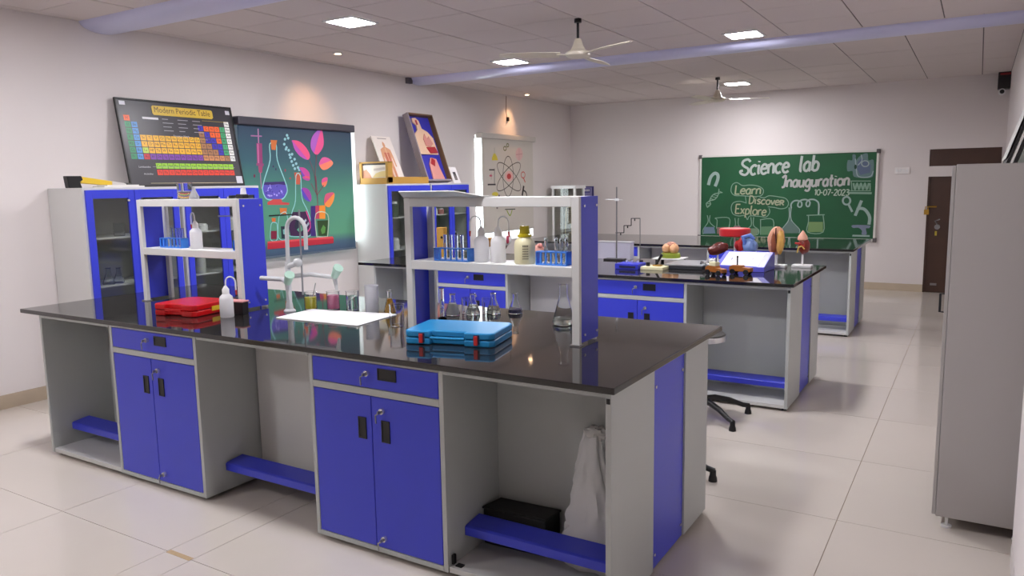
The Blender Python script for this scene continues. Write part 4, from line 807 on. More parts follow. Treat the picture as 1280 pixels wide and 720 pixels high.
# ------------------------------------------------------------------ grey cupboard by the right wall
rc = T('steel_cupboard', 'tall plain grey cupboard on levelling feet along the right wall', 'cupboard', (-.086, 3.85, 0))
CUP = mat('cupboard_grey', (176, 172, 170), .38, noise_amt=.02, noise_scale=3)
O(MB().box(0, .35, 0, .9, .055, 1.655), 'body', CUP, rc, .003)
for k in range(2): O(MB().box(-.016, -.001, .005 + .445 * k, .445 + .445 * k, .06, 1.65), 'door', CUP, rc, .002)
for fx in (.045, .32):
    for fy in (.03, .86): O(MB().cyl((fx, fy, 0), .022, .01, 16).cyl((fx, fy, .01), .007, .045, 10), 'foot', WHITEP, rc, smooth=True)
O(MB().tube([(-.015, .43, .94), (-.045, .43, .94), (-.045, .43, 1.03), (-.015, .43, 1.03)], .006), 'handle', BLACK, rc)
for k, (c, l) in enumerate([((26, 24, 26), 'black edged board leaning foremost on the grey cupboard'), ((226, 226, 222), 'white board leaning second on the grey cupboard'), ((36, 34, 36), 'black edged board leaning third on the grey cupboard'), ((150, 158, 150), 'thick grey board leaning last against the right wall')]):
    th = .011 if k < 3 else .05
    t = T('leaning_board', l, 'board', (.095 + .0135 * k, 3.9, 1.656), group='boards leaning on the grey cupboard')
    L = .57 if k < 3 else .36; a = math.atan2(.054, .177)
    O(MB().obox((0, 0, 0), (math.sin(a) * L, 0, math.cos(a) * L), (0, .78, 0), (math.cos(a) * th, 0, -math.sin(a) * th * 0)), 'panel', mat('board_edge_%d' % k, c, .4), t)
    if k == 0: O(MB().obox((-.002, .02, .02), (math.sin(a) * (L - .04), 0, math.cos(a) * (L - .04)), (0, .74, 0), (.001, 0, 0)), 'sheet', mat('chart_face', (205, 205, 200), .4), t)

# ------------------------------------------------------------------ stools
def make_stool():
    t = T('lab_stool', '', 'stool', group='round lab stools')
    O(MB().lathe([(.0001, .535), (.165, .535), (.175, .54), (.176, .575), (.168, .583), (.0001, .585)], seg=36), 'seat', mat('stool_seat', (70, 68, 66), .35), t, smooth=True)
    O(MB().lathe([(.174, .538), (.181, .54), (.181, .572), (.174, .575)], seg=36), 'rim', CHROME, t, smooth=True)
    O(MB().cyl((0, 0, .13), .025, .41), 'column', CHROME, t, smooth=True); O(MB().lathe([(.0001, .08), (.045, .08), (.05, .12), (.03, .2), (.0001, .2)]), 'hub', BLACK, t, smooth=True)
    for k in range(5):
        a = math.radians(6) + 2 * PI * k / 5; c, s_ = math.cos(a), math.sin(a)
        l = O(MB().tube([(c * r, s_ * r, z) for r, z in ((.02, .12), (.12, .125), (.22, .105), (.32, .065), (.365, .058))], [.024, .022, .019, .016, .015], 10), 'leg', BLACK, t, smooth=True)
        O(MB().lathe([(.0001, 0), (.024, 0), (.022, .02), (.017, .035), (.017, .06), (.0001, .066)], (c * .358, s_ * .358, 0), 14), 'foot_cap', BLACK, l, smooth=True)
    return t
stl = make_stool(); stl.location = (-1.565, 4.99, 0); stl.rotation_euler = (0, 0, math.radians(31)); stl['label'] = 'round stool with black star base between near and middle bench'
dup(stl, (-1.49, 3.95, 0), math.radians(-8 - 6), label='round stool tucked behind the near bench with one black foot showing')
# ================================================================== BOARDS AND CARTONS ON THE CABINETS
SYM = ('H He Li Be B C N O F Ne Na Mg Al Si P S Cl Ar K Ca Sc Ti V Cr Mn Fe Co Ni Cu Zn Ga Ge As Se Br Kr Rb Sr Y Zr Nb Mo Tc Ru Rh Pd Ag Cd In Sn Sb Te I Xe Cs Ba La Ce Pr Nd Pm Sm Eu Gd Tb Dy Ho Er Tm Yb Lu '
       'Hf Ta W Re Os Ir Pt Au Hg Tl Pb Bi Po At Rn Fr Ra Ac Th Pa U Np Pu Am Cm Bk Cf Es Fm Md No Lr Rf Db Sg Bh Hs Mt Ds Rg Cn Nh Fl Mc Lv Ts Og').split()
TM = text_meshes(SYM + ['Modern Periodic Table', 'Transition Metals', 'Lanthanides', 'Actinides'])
pt = T('periodic_table_board', 'black framed periodic table board leaning on the near cabinets', 'wall chart', (-5.98, 3.77, 1.632))
PU, PV, PN = Vector((0, 1, 0)), Vector((-.135, 0, .735)).normalized(), Vector((.735, 0, .135)).normalized()
PW, PH = 1.15, .745; P0 = Vector((-5.98, 3.77, 1.632))
def pb(u0, u1, v0, v1, n0, n1): return MB().obox(P0 + PU * u0 + PV * v0 + PN * n0, PU * (u1 - u0), PV * (v1 - v0), PN * (n1 - n0))
O(pb(.01, PW - .01, .01, PH - .01, 0, .014), 'panel', mat('chart_charcoal', (58, 56, 62), .35), pt, world=True)
for a in ((0, PW, 0, .014), (0, PW, PH - .014, PH), (0, .014, .014, PH - .014), (PW - .014, PW, .014, PH - .014)): O(pb(*a, 0, .022), 'frame_rail', BLACK, pt, .002, world=True)
art = Art(lambda a, b, l: tuple(P0 + PU * a + PV * b + PN * (.0143 + l * .00002)), .4)
# printed cells
gY, gG, gL, gO, gB, gBr, gW, gP, gR, gLi, gAq = (238, 180, 50), (40, 140, 92), (78, 148, 212), (240, 100, 40), (62, 50, 182), (172, 122, 84), (236, 236, 232), (128, 66, 166), (200, 50, 60), (154, 208, 58), (66, 166, 112)
cw, chh = .0505 * PW, .0725 * PH; X0 = .045 * PW; VT = PH * .815
def cell(col, row, color, s, dv=0):
    x = X0 + (col - 1) * cw; z = VT - row * chh + dv
    art.rect(x + .003, x + cw - .003, z + .003, z + chh - .004, color)
    tm = TM[s]; hgt = .022; art.text(tm, x + cw / 2 - tm[2] * hgt / 1.4, z + .018, hgt, (40, 34, 34))
pos = {}
def put(z, c, r): pos[z] = (c, r)
put(1, 1, 1); put(2, 18, 1)
for i, z in enumerate(range(3, 5)): put(z, 1 + i, 2)
for i, z in enumerate(range(5, 11)): put(z, 13 + i, 2)
for i, z in enumerate(range(11, 13)): put(z, 1 + i, 3)
for i, z in enumerate(range(13, 19)): put(z, 13 + i, 3)
for i, z in enumerate(range(19, 37)): put(z, 1 + i, 4)
for i, z in enumerate(range(37, 55)): put(z, 1 + i, 5)
for i, z in enumerate([55, 56, 57] + list(range(72, 87))): put(z, 1 + i, 6)
for i, z in enumerate([87, 88, 89] + list(range(104, 119))): put(z, 1 + i, 7)
met = {13: gBr, 31: gBr, 49: gBr, 50: gBr, 81: gBr, 82: gBr, 83: gBr, 5: gB, 14: gB, 32: gB, 33: gB, 51: gB, 52: gB, 84: gB}
for z, (c, r) in pos.items():
    if z == 1: k = gO
    elif c == 1: k = gG
    elif c == 2: k = gL
    elif c == 18: k = gW
    elif c == 17: k = gAq if r < 7 else gBr
    elif z == 57: k = (190, 212, 84)
    elif z == 89: k = gR
    elif r == 7: k = gP if c < 13 else (206, 140, 90)
    elif c <= 12: k = gY
    else: k = met.get(z, gO)
    cell(c, r, k, SYM[z - 1])
for i in range(14): cell(4.6 + i * .98, 8.45, gLi, SYM[57 + i])
for i in range(14): cell(4.6 + i * .98, 9.5, (222, 66, 50), SYM[89 + i])
art.fill([(.29 * PW, .83 * PH), (.795 * PW, .83 * PH), (.81 * PW, .85 * PH), (.81 * PW, .925 * PH), (.8 * PW, .94 * PH), (.29 * PW, .94 * PH), (.28 * PW, .925 * PH), (.28 * PW, .85 * PH)], (214, 180, 62))
art.text(TM['Modern Periodic Table'], .3 * PW, .862 * PH, .05, (70, 48, 28), width=.485 * PW)
art.text(TM['Transition Metals'], .42 * PW, .585 * PH, .016, (200, 200, 204)); art.text(TM['Lanthanides'], .09 * PW, .215 * PH, .016, (200, 200, 204)); art.text(TM['Actinides'], .12 * PW, .135 * PH, .016, (200, 200, 204))
art.rect(.19 * PW, .32 * PW, .775 * PH, .8 * PH, (220, 220, 224))
for q in range(3):
    for p in range(4): art.rect((.35 + .13 * q) * PW, (.35 + .13 * q + (.05, .09, .07, .08)[(p + q) % 4]) * PW, (.785 - .045 * p) * PH, (.792 - .045 * p) * PH, (170, 170, 176))
art.rect(.25 * PW, .72 * PW, .565 * PH, .569 * PH, (200, 180, 80)); art.rect(.7 * PW, .93 * PW, .80 * PH, .804 * PH, (190, 170, 80)); art.rect(.2 * PW, .93 * PW, .225 * PH, .229 * PH, (150, 150, 156))
for a in ((.03, .075, .92, .965), (.935, .975, .9, .95), (.925, .985, .03, .12)): art.rect(a[0] * PW, a[1] * PW, a[2] * PH, a[3] * PH, (214, 214, 222))
art.rect(.16 * PW, .92 * PW, .035 * PH, .04 * PH, (200, 190, 150))
pr = art.build('printed_table', pt)

tp = T('drill_case', 'black and yellow tool lying on top of the first glass cabinet', 'tool', (-5.83, 3.22, 1.63))
O(MB().prism([(-.04, 0), (.06, 0), (.045, .045), (.07, .06), (.06, .09), (-.05, .09)], 'x', -.03, .03), 'head', BLACK, tp, .006)
O(MB().prism([(.05, .035), (.30, .015), (.30, .05), (.06, .085)], 'x', -.025, .025), 'sleeve', mat('tool_yellow', (222, 186, 50), .4), tp, .005)
O(MB().prism([(.30, .005), (.42, .0), (.42, .03), (.30, .05)], 'x', -.02, .02), 'wrapper', mat('wrapper_grey', (196, 192, 190), .4), tp, .004)
O(MB().box(-.02, .02, .42, .46, .0, .035), 'end_cap', BLACK, tp, .006)
o = O(MB().box(-.06, .1, -.05, .28, 0, .012).box(-.05, .09, -.02, .24, .012, .02), 'paper_stack', mat('paper_white', (224, 222, 218), .7), None); o.location = (-5.80, 3.44, 1.63); tag(o, 'flat white papers under the tool on the first cabinet', 'paper')

ct = T('display_carton', 'ochre carton tray with picture end on far cabinets', 'carton', (-5.9, 6.66, 1.632))
mb = MB(); mb.box(-.2, .225, 0, .74, 0, .012); mb.box(.21, .225, 0, .74, .012, .078); mb.box(-.2, -.185, 0, .74, .012, .078); mb.box(-.185, .21, .725, .74, .012, .078)
O(mb, 'tray', CARTON, ct, .002)
mb = MB(); mb.box(-.2, -.165, 0, .016, .012, .25); mb.box(.19, .225, 0, .016, .012, .25); mb.box(-.165, .19, 0, .016, .012, .07); mb.box(-.2, .225, 0, .06, .235, .25); mb.box(.21, .225, .016, .08, .012, .25)
O(mb, 'end_frame', CARTON, ct, .002)
art = Art(lambda a, b, l: (a, .0185 - l * .0002, b), .5); art.rect(-.165, .19, .07, .235, (226, 214, 200)); art.rect(-.165, .19, .215, .235, (60, 48, 40))
art.fill([(-.165, .07), (-.16, .15), (-.11, .17), (-.06, .12), (-.03, .07)], (206, 142, 110)); art.fill([(-.02, .075), (.19, .08), (.19, .15), (.1, .14), (.03, .12)], (222, 196, 130)); art.fill([(.0, .15), (.17, .16), (.17, .19), (.0, .175)], (196, 180, 170))
art.build('picture', ct, world=False)

bc = T('anatomy_chart', 'white chart of a human body leaning in the ochre carton', 'wall chart', (-5.85, 6.86, 1.65))
e_v = Vector((-.24, 0, .56)).normalized(); e_n = Vector((.56, 0, .24)).normalized()
O(MB().obox((0, 0, 0), e_v * .59, (0, .33, 0), e_n * -.012), 'panel', mat('chart_white', (232, 222, 214), .6), bc)
art = Art(lambda a, b, l: tuple(Vector((0, a, 0)) + e_v * b + e_n * (.0006 + l * .0003)), .6)
sk = (214, 158, 120)
art.fill([(.145, .47), (.15, .50), (.165, .525), (.185, .5), (.19, .47), (.18, .45), (.155, .45)], sk)
art.fill([(.08, .42), (.12, .44), (.155, .455), (.18, .455), (.215, .44), (.255, .42), (.265, .34), (.27, .2), (.245, .2), (.235, .33), (.225, .3), (.225, .02), (.185, .02), (.17, .2), (.155, .02), (.115, .02), (.11, .3), (.1, .33), (.09, .2), (.065, .2), (.07, .34)], sk)
art.fill([(.12, .38), (.215, .38), (.205, .26), (.13, .26)], (196, 110, 88)); art.stroke([(.168, .44), (.168, .24)], .008, (236, 200, 160)); art.stroke([(.13, .2), (.135, .05)], .01, (196, 110, 88)); art.stroke([(.205, .2), (.2, .05)], .01, (196, 110, 88)); art.rect(.09, .25, .555, .565, (150, 140, 136))
art.build('printed_figure', bc, world=False)

ob = T('organ_board', 'deep framed blue board with torso relief leaning on the far cabinets', 'wall chart', (-5.76, 7.45, 1.645))
e_v = Vector((-.30, 0, .85)).normalized(); e_n = Vector((.85, 0, .30)).normalized(); bw, bh = .46, .86
FRG = mat('frame_taupe', (150, 140, 146), .5); FRB = mat('frame_brown', (110, 82, 50), .5)
O(MB().obox((0, 0, 0), e_v * bh, (0, bw, 0), e_n * -.02), 'back_panel', mat('relief_blue', (52, 50, 168), .5), ob)
def ofr(a0, a1, b0, b1, m_, nm): return O(MB().obox(Vector((0, a0, 0)) + e_v * b0 + e_n * -.0201, e_v * (b1 - b0), (0, a1 - a0, 0), e_n * .085), nm, m_, ob, .003)
ofr(-.02, .0, -.0, bh + .02, FRG, 'frame_side'); ofr(bw, bw + .02, 0, bh + .02, FRB, 'frame_side'); ofr(.0, bw, bh, bh + .02, FRB, 'frame_top'); ofr(.0, bw, 0, .02, FRG, 'frame_bottom')
def relief(prof, th, m_, nm, base=0.001):
    mb = MB(); n = len(prof)
    vs = [Vector((0, a, 0)) + e_v * b + e_n * base for a, b in prof] + [Vector((0, a, 0)) + e_v * b + e_n * (base + th) for a, b in prof]
    mb.add(vs, [tuple(range(n))[::-1], tuple(range(n, 2 * n))] + [(i, (i + 1) % n, n + (i + 1) % n, n + i) for i in range(n)])
    return O(mb, nm, m_, ob, .004)
SKIN = mat('model_skin', (226, 190, 160), .5)
tr_ = relief([(.05, .36), (.06, .62), (.14, .68), (.15, .74), (.09, .78), (.10, .83), (.17, .84), (.22, .80), (.235, .70), (.33, .66), (.41, .58), (.42, .36)], .02, SKIN, 'torso')
relief([(.19, .56), (.24, .63), (.27, .56), (.31, .60), (.36, .50), (.30, .46), (.2, .47)], .012, mat('model_lung', (206, 140, 130), .45), 'lungs', .021)
relief([(.2, .45), (.37, .46), (.41, .38), (.25, .37)], .014, mat('model_red', (168, 44, 52), .4), 'liver', .021)
relief([(.14, .80), (.17, .81), (.18, .75), (.15, .74)], .006, mat('model_red', (168, 44, 52), .4), 'throat', .021)
relief([(.16, .03), (.18, .24), (.24, .32), (.34, .30), (.36, .18), (.40, .03)], .02, mat('model_pink', (218, 150, 140), .45), 'gut')
relief([(.19, .24), (.24, .31), (.30, .28), (.26, .2)], .008, mat('model_red', (168, 44, 52), .4), 'stomach', .021)
cd = T('small_card', 'small white card with dark picture before the organ board', 'card', (-5.675, 7.93, 1.634))
e_v2 = Vector((-.1, 0, .24)).normalized(); e_n2 = Vector((.24, 0, .1)).normalized()
O(MB().obox((0, 0, 0), e_v2 * .22, (0, .15, 0), e_n2 * -.004), 'sheet', mat('card_white', (236, 232, 232), .5), cd)
art = Art(lambda a, b, l: tuple(Vector((0, a, 0)) + e_v2 * b + e_n2 * (.0006 + l * .0003)), .5); art.rect(.045, .105, .04, .15, (60, 58, 60)); art.fill([(.05, .05), (.1, .05), (.085, .1), (.07, .13)], (128, 120, 116)); art.build('picture', cd, world=False)

# ================================================================== GLASSWARE AND BENCH TOP THINGS
def liquid(name, rgb): return mat(name, rgb, .05, trans=.95 if name == 'water' else .4, ior=1.2)
def beaker(x, y, z, r, h, label, liq=None, fill=.55, group='beakers on the near bench', name='beaker', m_=None):
    t = T(name, label, 'beaker', (x, y, z), group=group); w = .0018
    O(MB().lathe([(.0001, 0), (r * .94, 0), (r, .004), (r, h - .004), (r * 1.07, h), (r * 1.04, h + .001), (r - w, h - .005), (r - w, .006), (r * .9, .003), (.0001, .003)], seg=28), 'glass_wall', m_ or GLASS, t, smooth=True)
    if liq: O(MB().lathe([(.0001, .0035), (r * .9, .0035), (r - w - .0004, .0065), (r - w - .0004, h * fill), (.0001, h * fill)], seg=28), 'liquid', liq, t, smooth=True)
    return t
def flask(x, y, z, r, h, label, liq=None, fill=.12, group='conical flasks under the rack', m_=None):
    t = T('conical_flask', label, 'flask', (x, y, z), group=group); w = .0016; nr = r * .36; zn = h * .72
    O(MB().lathe([(.0001, 0), (r * .93, 0), (r, .006), (r * .985, .014), (nr, zn), (nr, h - .006), (nr * 1.3, h - .002), (nr * 1.25, h), (nr - w, h - .003), (nr - w, zn), (r * .985 - w, .015), (r * .9, .004), (.0001, .004)], seg=28), 'glass_wall', m_ or GLASS, t, smooth=True)
    if liq:
        zt = .015 + (zn - .015) * fill; rt = (r * .985 - w) + (nr - r * .985) * fill
        O(MB().lathe([(.0001, .0045), (r * .89, .0045), (r * .985 - w - .0005, .0155), (rt - .0005, zt), (.0001, zt)], seg=28), 'liquid', liq, t, smooth=True)
    return t
ZT = .90
BK = 'glass beakers beside the white sink board'
yb = beaker(-3.30, 3.14, ZT, .036, .10, 'glass beaker of yellow liquid with a stirring rod', liquid('yellow_liquid', (246, 234, 84)), .7, BK)
o = O(MB().tube([(0, 0, 0), (.03, .018, .145)], .003, 8), 'stirring_rod', mat('grey_rod', (150, 150, 150), .2), None, smooth=True); o.location = (-3.302, 3.142, ZT + .006); tag(o, 'thin stirring rod leaning in the yellow beaker', 'rod')
beaker(-3.175, 3.197, ZT, .037, .103, 'glass beaker of pink liquid beside the tap', liquid('pink_liquid', (246, 160, 196)), .8, BK)
beaker(-3.05, 3.225, ZT, .037, .108, 'glass beaker of clear water third from the tap', liquid('water', (235, 244, 240)), .75, BK)
beaker(-2.89, 3.21, ZT, .038, .152, 'tall frosted glass jar behind the white sink board', group=BK, name='glass_jar', m_=mat('frosted_glass', (236, 236, 240), .35, trans=.75))
flask(-2.78, 3.235, ZT, .034, .128, 'small conical flask of amber liquid behind the sink board', liquid('amber_liquid', (206, 150, 30)), .85)
beaker(-2.487, 2.945, ZT, .037, .11, 'empty glass beaker on the corner of the sink board', group=BK)
sb = T('sink_board', 'flat white board laid over the sink in the near bench', 'board', (-2.97, 3.0, ZT))
O(MB().prism([(-.26, -.185), (.315, -.165), (.27, .195), (-.295, .115)], 'z', 0, .006), 'sheet', mat('board_white', (246, 246, 246), .35), sb, .002)

# tap
TAPW = mat('tap_grey_white', (196, 198, 200), .3); TAPG = mat('tap_mint', (172, 206, 190), .35)
tpx, tpy = -3.345, 3.02
tap = T('lab_tap', 'grey swan neck laboratory tap with two side valves', 'tap', (tpx, tpy, ZT))
O(MB().lathe([(.0001, 0), (.034, 0), (.034, .006), (.022, .016), (.018, .05), (.0001, .05)]), 'base', TAPW, tap, smooth=True)
O(MB().tube([(0, 0, .02), (.005, 0, .28)], .016, 14), 'column', TAPW, tap, smooth=True)
arc = [(.008, 0, .27), (.012, 0, .46)] + [(.086 - .074 * math.cos(PI * k / 10), 0, .468 + .07 * math.sin(PI * k / 10)) for k in range(11)] + [(.16, 0, .44), (.158, 0, .36)]
O(MB().tube(arc, .0115, 12), 'swan_neck', TAPW, tap, smooth=True)
O(MB().tube([(.093, .02, .10), (.098, .02, .58)], .005, 8), 'rod', mat('tap_rod', (132, 134, 138), .3), tap, smooth=True)
v = O(MB().tube([(.01, 0, .262), (.07, 0, .276)], .015, 12).blob((.085, 0, .285), (.028, .024, .026)), 'valve', TAPW, tap, smooth=True)
a1 = O(MB().tube([(-.17, -.05, .19), (-.03, -.01, .185), (.08, -.08, .175)], [.013, .014, .012], 12).tube([(.08, -.08, .175), (.085, -.08, .12), (.09, -.08, .085)], [.014, .012, .006], 10), 'side_arm', TAPW, tap, smooth=True)
O(MB().tube([(.088, -.085, .18), (.125, -.10, .225)], [.02, .027], 12).tube([(.121, -.098, .222), (.127, -.101, .229)], .028, 12), 'knob', TAPG, a1, smooth=True)
a2 = O(MB().tube([(.0, .0, .20), (.12, .06, .213), (.325, .04, .208)], [.013, .013, .012], 12).tube([(.325, .04, .208), (.333, .04, .17), (.338, .04, .135)], [.014, .011, .007], 10), 'side_arm', TAPW, tap, smooth=True)
O(MB().tube([(.33, .035, .215), (.375, .02, .262)], [.02, .027], 12).tube([(.371, .021, .258), (.379, .019, .266)], .028, 12), 'knob', TAPG, a2, smooth=True)

def wash_bottle(x, y, z, s_, rz, label, tip=True):
    t = T('wash_bottle', label, 'bottle', (x, y, z), rz, 'white wash bottles')
    O(MB().lathe([(r * s_, h * s_) for r, h in ((.0001, 0), (.034, 0), (.037, .005), (.037, .10), (.034, .115), (.018, .13), (.016, .135), (.0001, .135))], seg=28), 'body', MILKY, t, smooth=True)
    O(MB().lathe([(r * s_, h * s_) for r, h in ((.0001, .13), (.019, .13), (.019, .155), (.012, .165), (.006, .175), (.0001, .175))]), 'cap', WHITEP, t, smooth=True)
    pts = [(0, 0, .16), (.002, 0, .19)] + [(.032 - .030 * math.cos(PI * k / 8), 0, .195 + .03 * math.sin(PI * k / 8)) for k in range(1, 9)] + [(.063, 0, .15)]
    O(MB().tube([tuple(c * s_ for c in p) for p in pts], .0042 * s_, 8), 'spout', WHITEP, t, smooth=True)
    if tip: O(MB().tube([(.063 * s_, 0, .152 * s_), (.064 * s_, 0, .125 * s_)], [.0055 * s_, .003 * s_], 8), 'tip', mat('red_tip', (190, 40, 50), .4), t, smooth=True)
    return t
wash_bottle(-3.515, 2.725, ZT, 1.0, math.radians(20), 'white wash bottle standing on the worktop beside the red case')
wash_bottle(-4.08, 2.975, 1.242, .98, math.radians(165), 'white wash bottle on the shelf of the left rack')
wash_bottle(-1.985, 2.98, 1.242, .95, math.radians(185), 'white wash bottle beside the blue tube rack on the right rack')
wash_bottle(-1.895, 2.985, 1.242, .95, math.radians(0), 'white wash bottle beside the cream bottle on the right rack')
cbt = T('reagent_bottle', 'cream plastic bottle with tall yellow cap on the right rack', 'bottle', (-1.752, 2.985, 1.242))
O(MB().lathe([(.0001, 0), (.044, 0), (.048, .006), (.048, .085), (.044, .105), (.026, .122), (.022, .13), (.0001, .13)], seg=32), 'body', CREAMP, cbt, smooth=True)
O(MB().lathe([(.0001, .122), (.032, .122), (.032, .132), (.025, .136), (.021, .172), (.0001, .173)], seg=24), 'cap', mat('yellow_cap', (196, 178, 20), .35), cbt, smooth=True)
art = Art(lambda a, b, l: ((.0484 + l * .0001) * math.cos(a), (.0484 + l * .0001) * math.sin(a), b), .5)
for k in range(6): 
    for j in range(4): art.rect(-1.25 + j * .14, -1.25 + j * .14 + .11, .078 - k * .011, .083 - k * .011 + (.004 if k == 0 else 0), (120, 116, 96))
art.build('label_print', cbt, world=False)

TUBEG = mat('tube_glass', (244, 248, 252), .03, trans=1.0, ior=1.12)
RACKB = mat('rack_blue', (52, 128, 226), .35)
def tube_rack(x, y, z, L, holes, tubes, label, where, rz=0, inv=False):
    t = T('test_tube_rack', label, 'rack', (x, y, z), rz, 'blue test tube racks')
    d = .055; h = .062
    O(MB().box(0, L, -d / 2, d / 2, 0, .006), 'base', RACKB, t, .002)
    mb = MB(); px = L / holes
    for yy in (-d / 2, -.0135, .0115, d / 2 - .012): mb.box(0, L, yy, yy + .012 if yy < 0 else yy + .012, h - .005, h)
    for k in range(holes + 1): mb.box(max(0, k * px - .004), min(L, k * px + .004), -d / 2, d / 2, h - .0048, h - .0002)
    O(mb, 'top_plate', RACKB, t)
    for a in (0, L - .005): O(MB().box(a, a + .005, -d / 2, d / 2, .006, h - .005), 'end_wall', RACKB, t, .001)
    for k in range(1, holes): O(MB().box(k * px - .0035, k * px + .0035, -d / 2, -d / 2 + .004, .006, h - .005), 'divider', RACKB, t)
    for n_, k in enumerate(tubes):
        tt = T('test_tube', '%s test tube from the left %s' % (['first', 'second', 'third', 'fourth', 'fifth', 'sixth'][n_], where), 'test tube', (x + math.cos(rz) * (k + .5) * px, y + math.sin(rz) * (k + .5) * px, z + .0065), 0, 'glass test tubes')
        r = min(.0088, px / 2 - .0045); hh = .118; w = .0012
        prof = [(.0001, 0), (r * .6, .0015), (r, .008), (r, hh - .003), (r * 1.18, hh), (r - w, hh - .001), (r - w, .009), (r * .5, .003), (.0001, .0025)]
        if inv: prof = [(rr, hh - zz) for rr, zz in prof]
        O(MB().lathe(prof, seg=16), 'glass_wall', TUBEG, tt, smooth=True)
tube_rack(-2.235, 2.965, 1.242, .20, 6, [1, 2, 3, 4], 'blue test tube rack at the left end of the right rack', 'in the rack beside the ochre block')
tube_rack(-1.675, 2.975, 1.242, .155, 6, [1, 3, 4, 5], 'blue test tube rack by the right post of the right rack', 'in the rack beside the cream bottle', inv=True)
tube_rack(-4.42, 2.985, 1.242, .215, 6, [2, 3, 4, 5], 'pale blue test tube rack on the left rack', 'in the rack on the left shelf unit')
tube_rack(-3.73, 2.99, 1.242, .07, 2, [1], 'short blue tube rack by the right post of the left rack', 'in the short rack at the left unit post')

FG = 'conical flasks under the right rack'
flask(-2.42, 3.335, ZT, .040, .117, 'milky conical flask leftmost behind the blue case', mat('milky_liquid', (244, 245, 246), .3, trans=.3), .7, FG)
flask(-2.326, 3.395, ZT, .040, .115, 'conical flask second from left behind the blue case', liquid('water', (235, 244, 240)), .35, FG)
flask(-2.237, 3.465, ZT, .040, .115, 'conical flask third from left behind the blue case', liquid('water', (235, 244, 240)), .2, FG)
flask(-2.136, 3.527, ZT, .040, .113, 'conical flask nearest the kneehole side, fourth from left', liquid('violet_liquid', (70, 70, 120)), .12, FG)
flask(-1.745, 3.35, ZT, .058, .205, 'large conical flask by the right post of the rack', liquid('water', (235, 244, 240)), .1, FG)
beaker(-2.385, 3.42, ZT, .028, .085, 'small beaker behind the milky flask', group=BK); beaker(-2.275, 3.46, ZT, .03, .085, 'small beaker behind the second flask', group=BK)
mc = T('measuring_cylinder', 'slim glass measuring cylinder beside the left rack panel', 'cylinder', (-2.402, 3.215, ZT))
O(MB().lathe([(.0001, 0), (.024, 0), (.024, .005), (.013, .01), (.0125, .158), (.015, .163), (.0112, .16), (.0112, .012), (.0001, .012)], seg=20), 'glass_wall', GLASS, mc, smooth=True)

def case(name, label, loc, rz, w, d, h, m_, red=False):
    t = T(name, label, 'case', loc, rz)
    def shell(z0, z1, nm, nx0, nx1):
        c = .02
        prof = [(c, 0), (nx0, 0), (nx0, .028), (nx1, .028), (nx1, 0), (w - c, 0), (w, c), (w, d - c), (w - c, d), (c, d), (0, d - c), (0, c)]
        mb = MB(); mb.prism(prof, 'z', z0, z1); return O(mb, nm, m_, t, .006, segs=3, smooth=True)
    shell(0, h * .48, 'base_shell', w * .3, w * .68); shell(h * .52, h, 'lid', w * .3, w * .68)
    O(MB().box(.006, w - .006, .034, d - .006, h * .46, h * .54), 'seam', mat('seam_dark', (20, 40, 60), .5), t)
    O(MB().tube([(w * .3, .006, h * .5), (w * .49, .004, h * .5), (w * .68, .006, h * .5)], .007, 10), 'handle', m_, t, smooth=True)
    return t
bc_ = case('instrument_case', 'light blue plastic case with red latches on the near bench', (-2.165, 2.605, ZT + .001), math.radians(13.5), .425, .29, .062, mat('case_blue', (38, 138, 196), .28))
for a in (.075, .335):
    l = O(MB().box(a - .001, a + .027, -.004, .004, .012, .054), 'latch_mount', mat('latch_dark', (36, 42, 80), .4), bc_, .002); O(MB().box(a + .002, a + .02, -.009, -.003, .008, .05), 'latch', mat('latch_red', (206, 50, 50), .4), l, .002)
rc_ = case('instrument_case', 'red plastic case on the near bench before the left rack', (-3.965, 2.575, ZT + .001), math.radians(9), .31, .29, .066, mat('case_red', (196, 16, 22), .25))
O(MB().box(.309, .3115, .13, .21, .018, .044), 'sticker', mat('sticker_yellow', (228, 190, 40), .5), rc_)
for k in range(3): O(MB().box(.03 + .005 * k, .28, -.0015, .004, .014 + .012 * k, .019 + .012 * k), 'rib', mat('case_red', (196, 16, 22), .25), rc_, .001)
o = O(MB().prism([(0, 0), (.11, .01), (.1, .06), (-.01, .05)], 'z', 0, .07).prism([(-.012, -.004), (.114, .006), (.104, .064), (-.014, .054)], 'z', .07, .078), 'small_box', mat('black_box', (22, 20, 24), .4), None, .003)
o.location = (-3.60, 2.80, ZT); tag(o, 'small black box with lid behind the standing wash bottle', 'box')
o.data.materials.append(mat('pink_lid', (214, 150, 150), .5))
for p in o.data.polygons:
    if p.center.z > .0695: p.material_index = 1

# on top of the left rack
beaker(-4.19, 3.0, 1.546, .045, .10, 'empty glass beaker on top of the left rack', group='glassware on top of the left rack')
o = flask(-4.09, 2.99, 1.546, .03, .075, 'small glass flask on top of the left rack beside the beaker', group='glassware on top of the left rack', m_=mat('frosted_glass', (236, 236, 240), .35, trans=.75))
lp = T('desk_clamp', 'small white and black clamp on top of the left rack end', 'clamp', (-3.70, 3.03, 1.546))
O(MB().box(-.035, .03, -.02, .02, 0, .025), 'foot', BLACK, lp, .004); O(MB().lathe([(.0001, .025), (.018, .025), (.014, .06), (.0001, .062)], (.01, 0, 0)), 'head', WHITEP, lp, smooth=True)
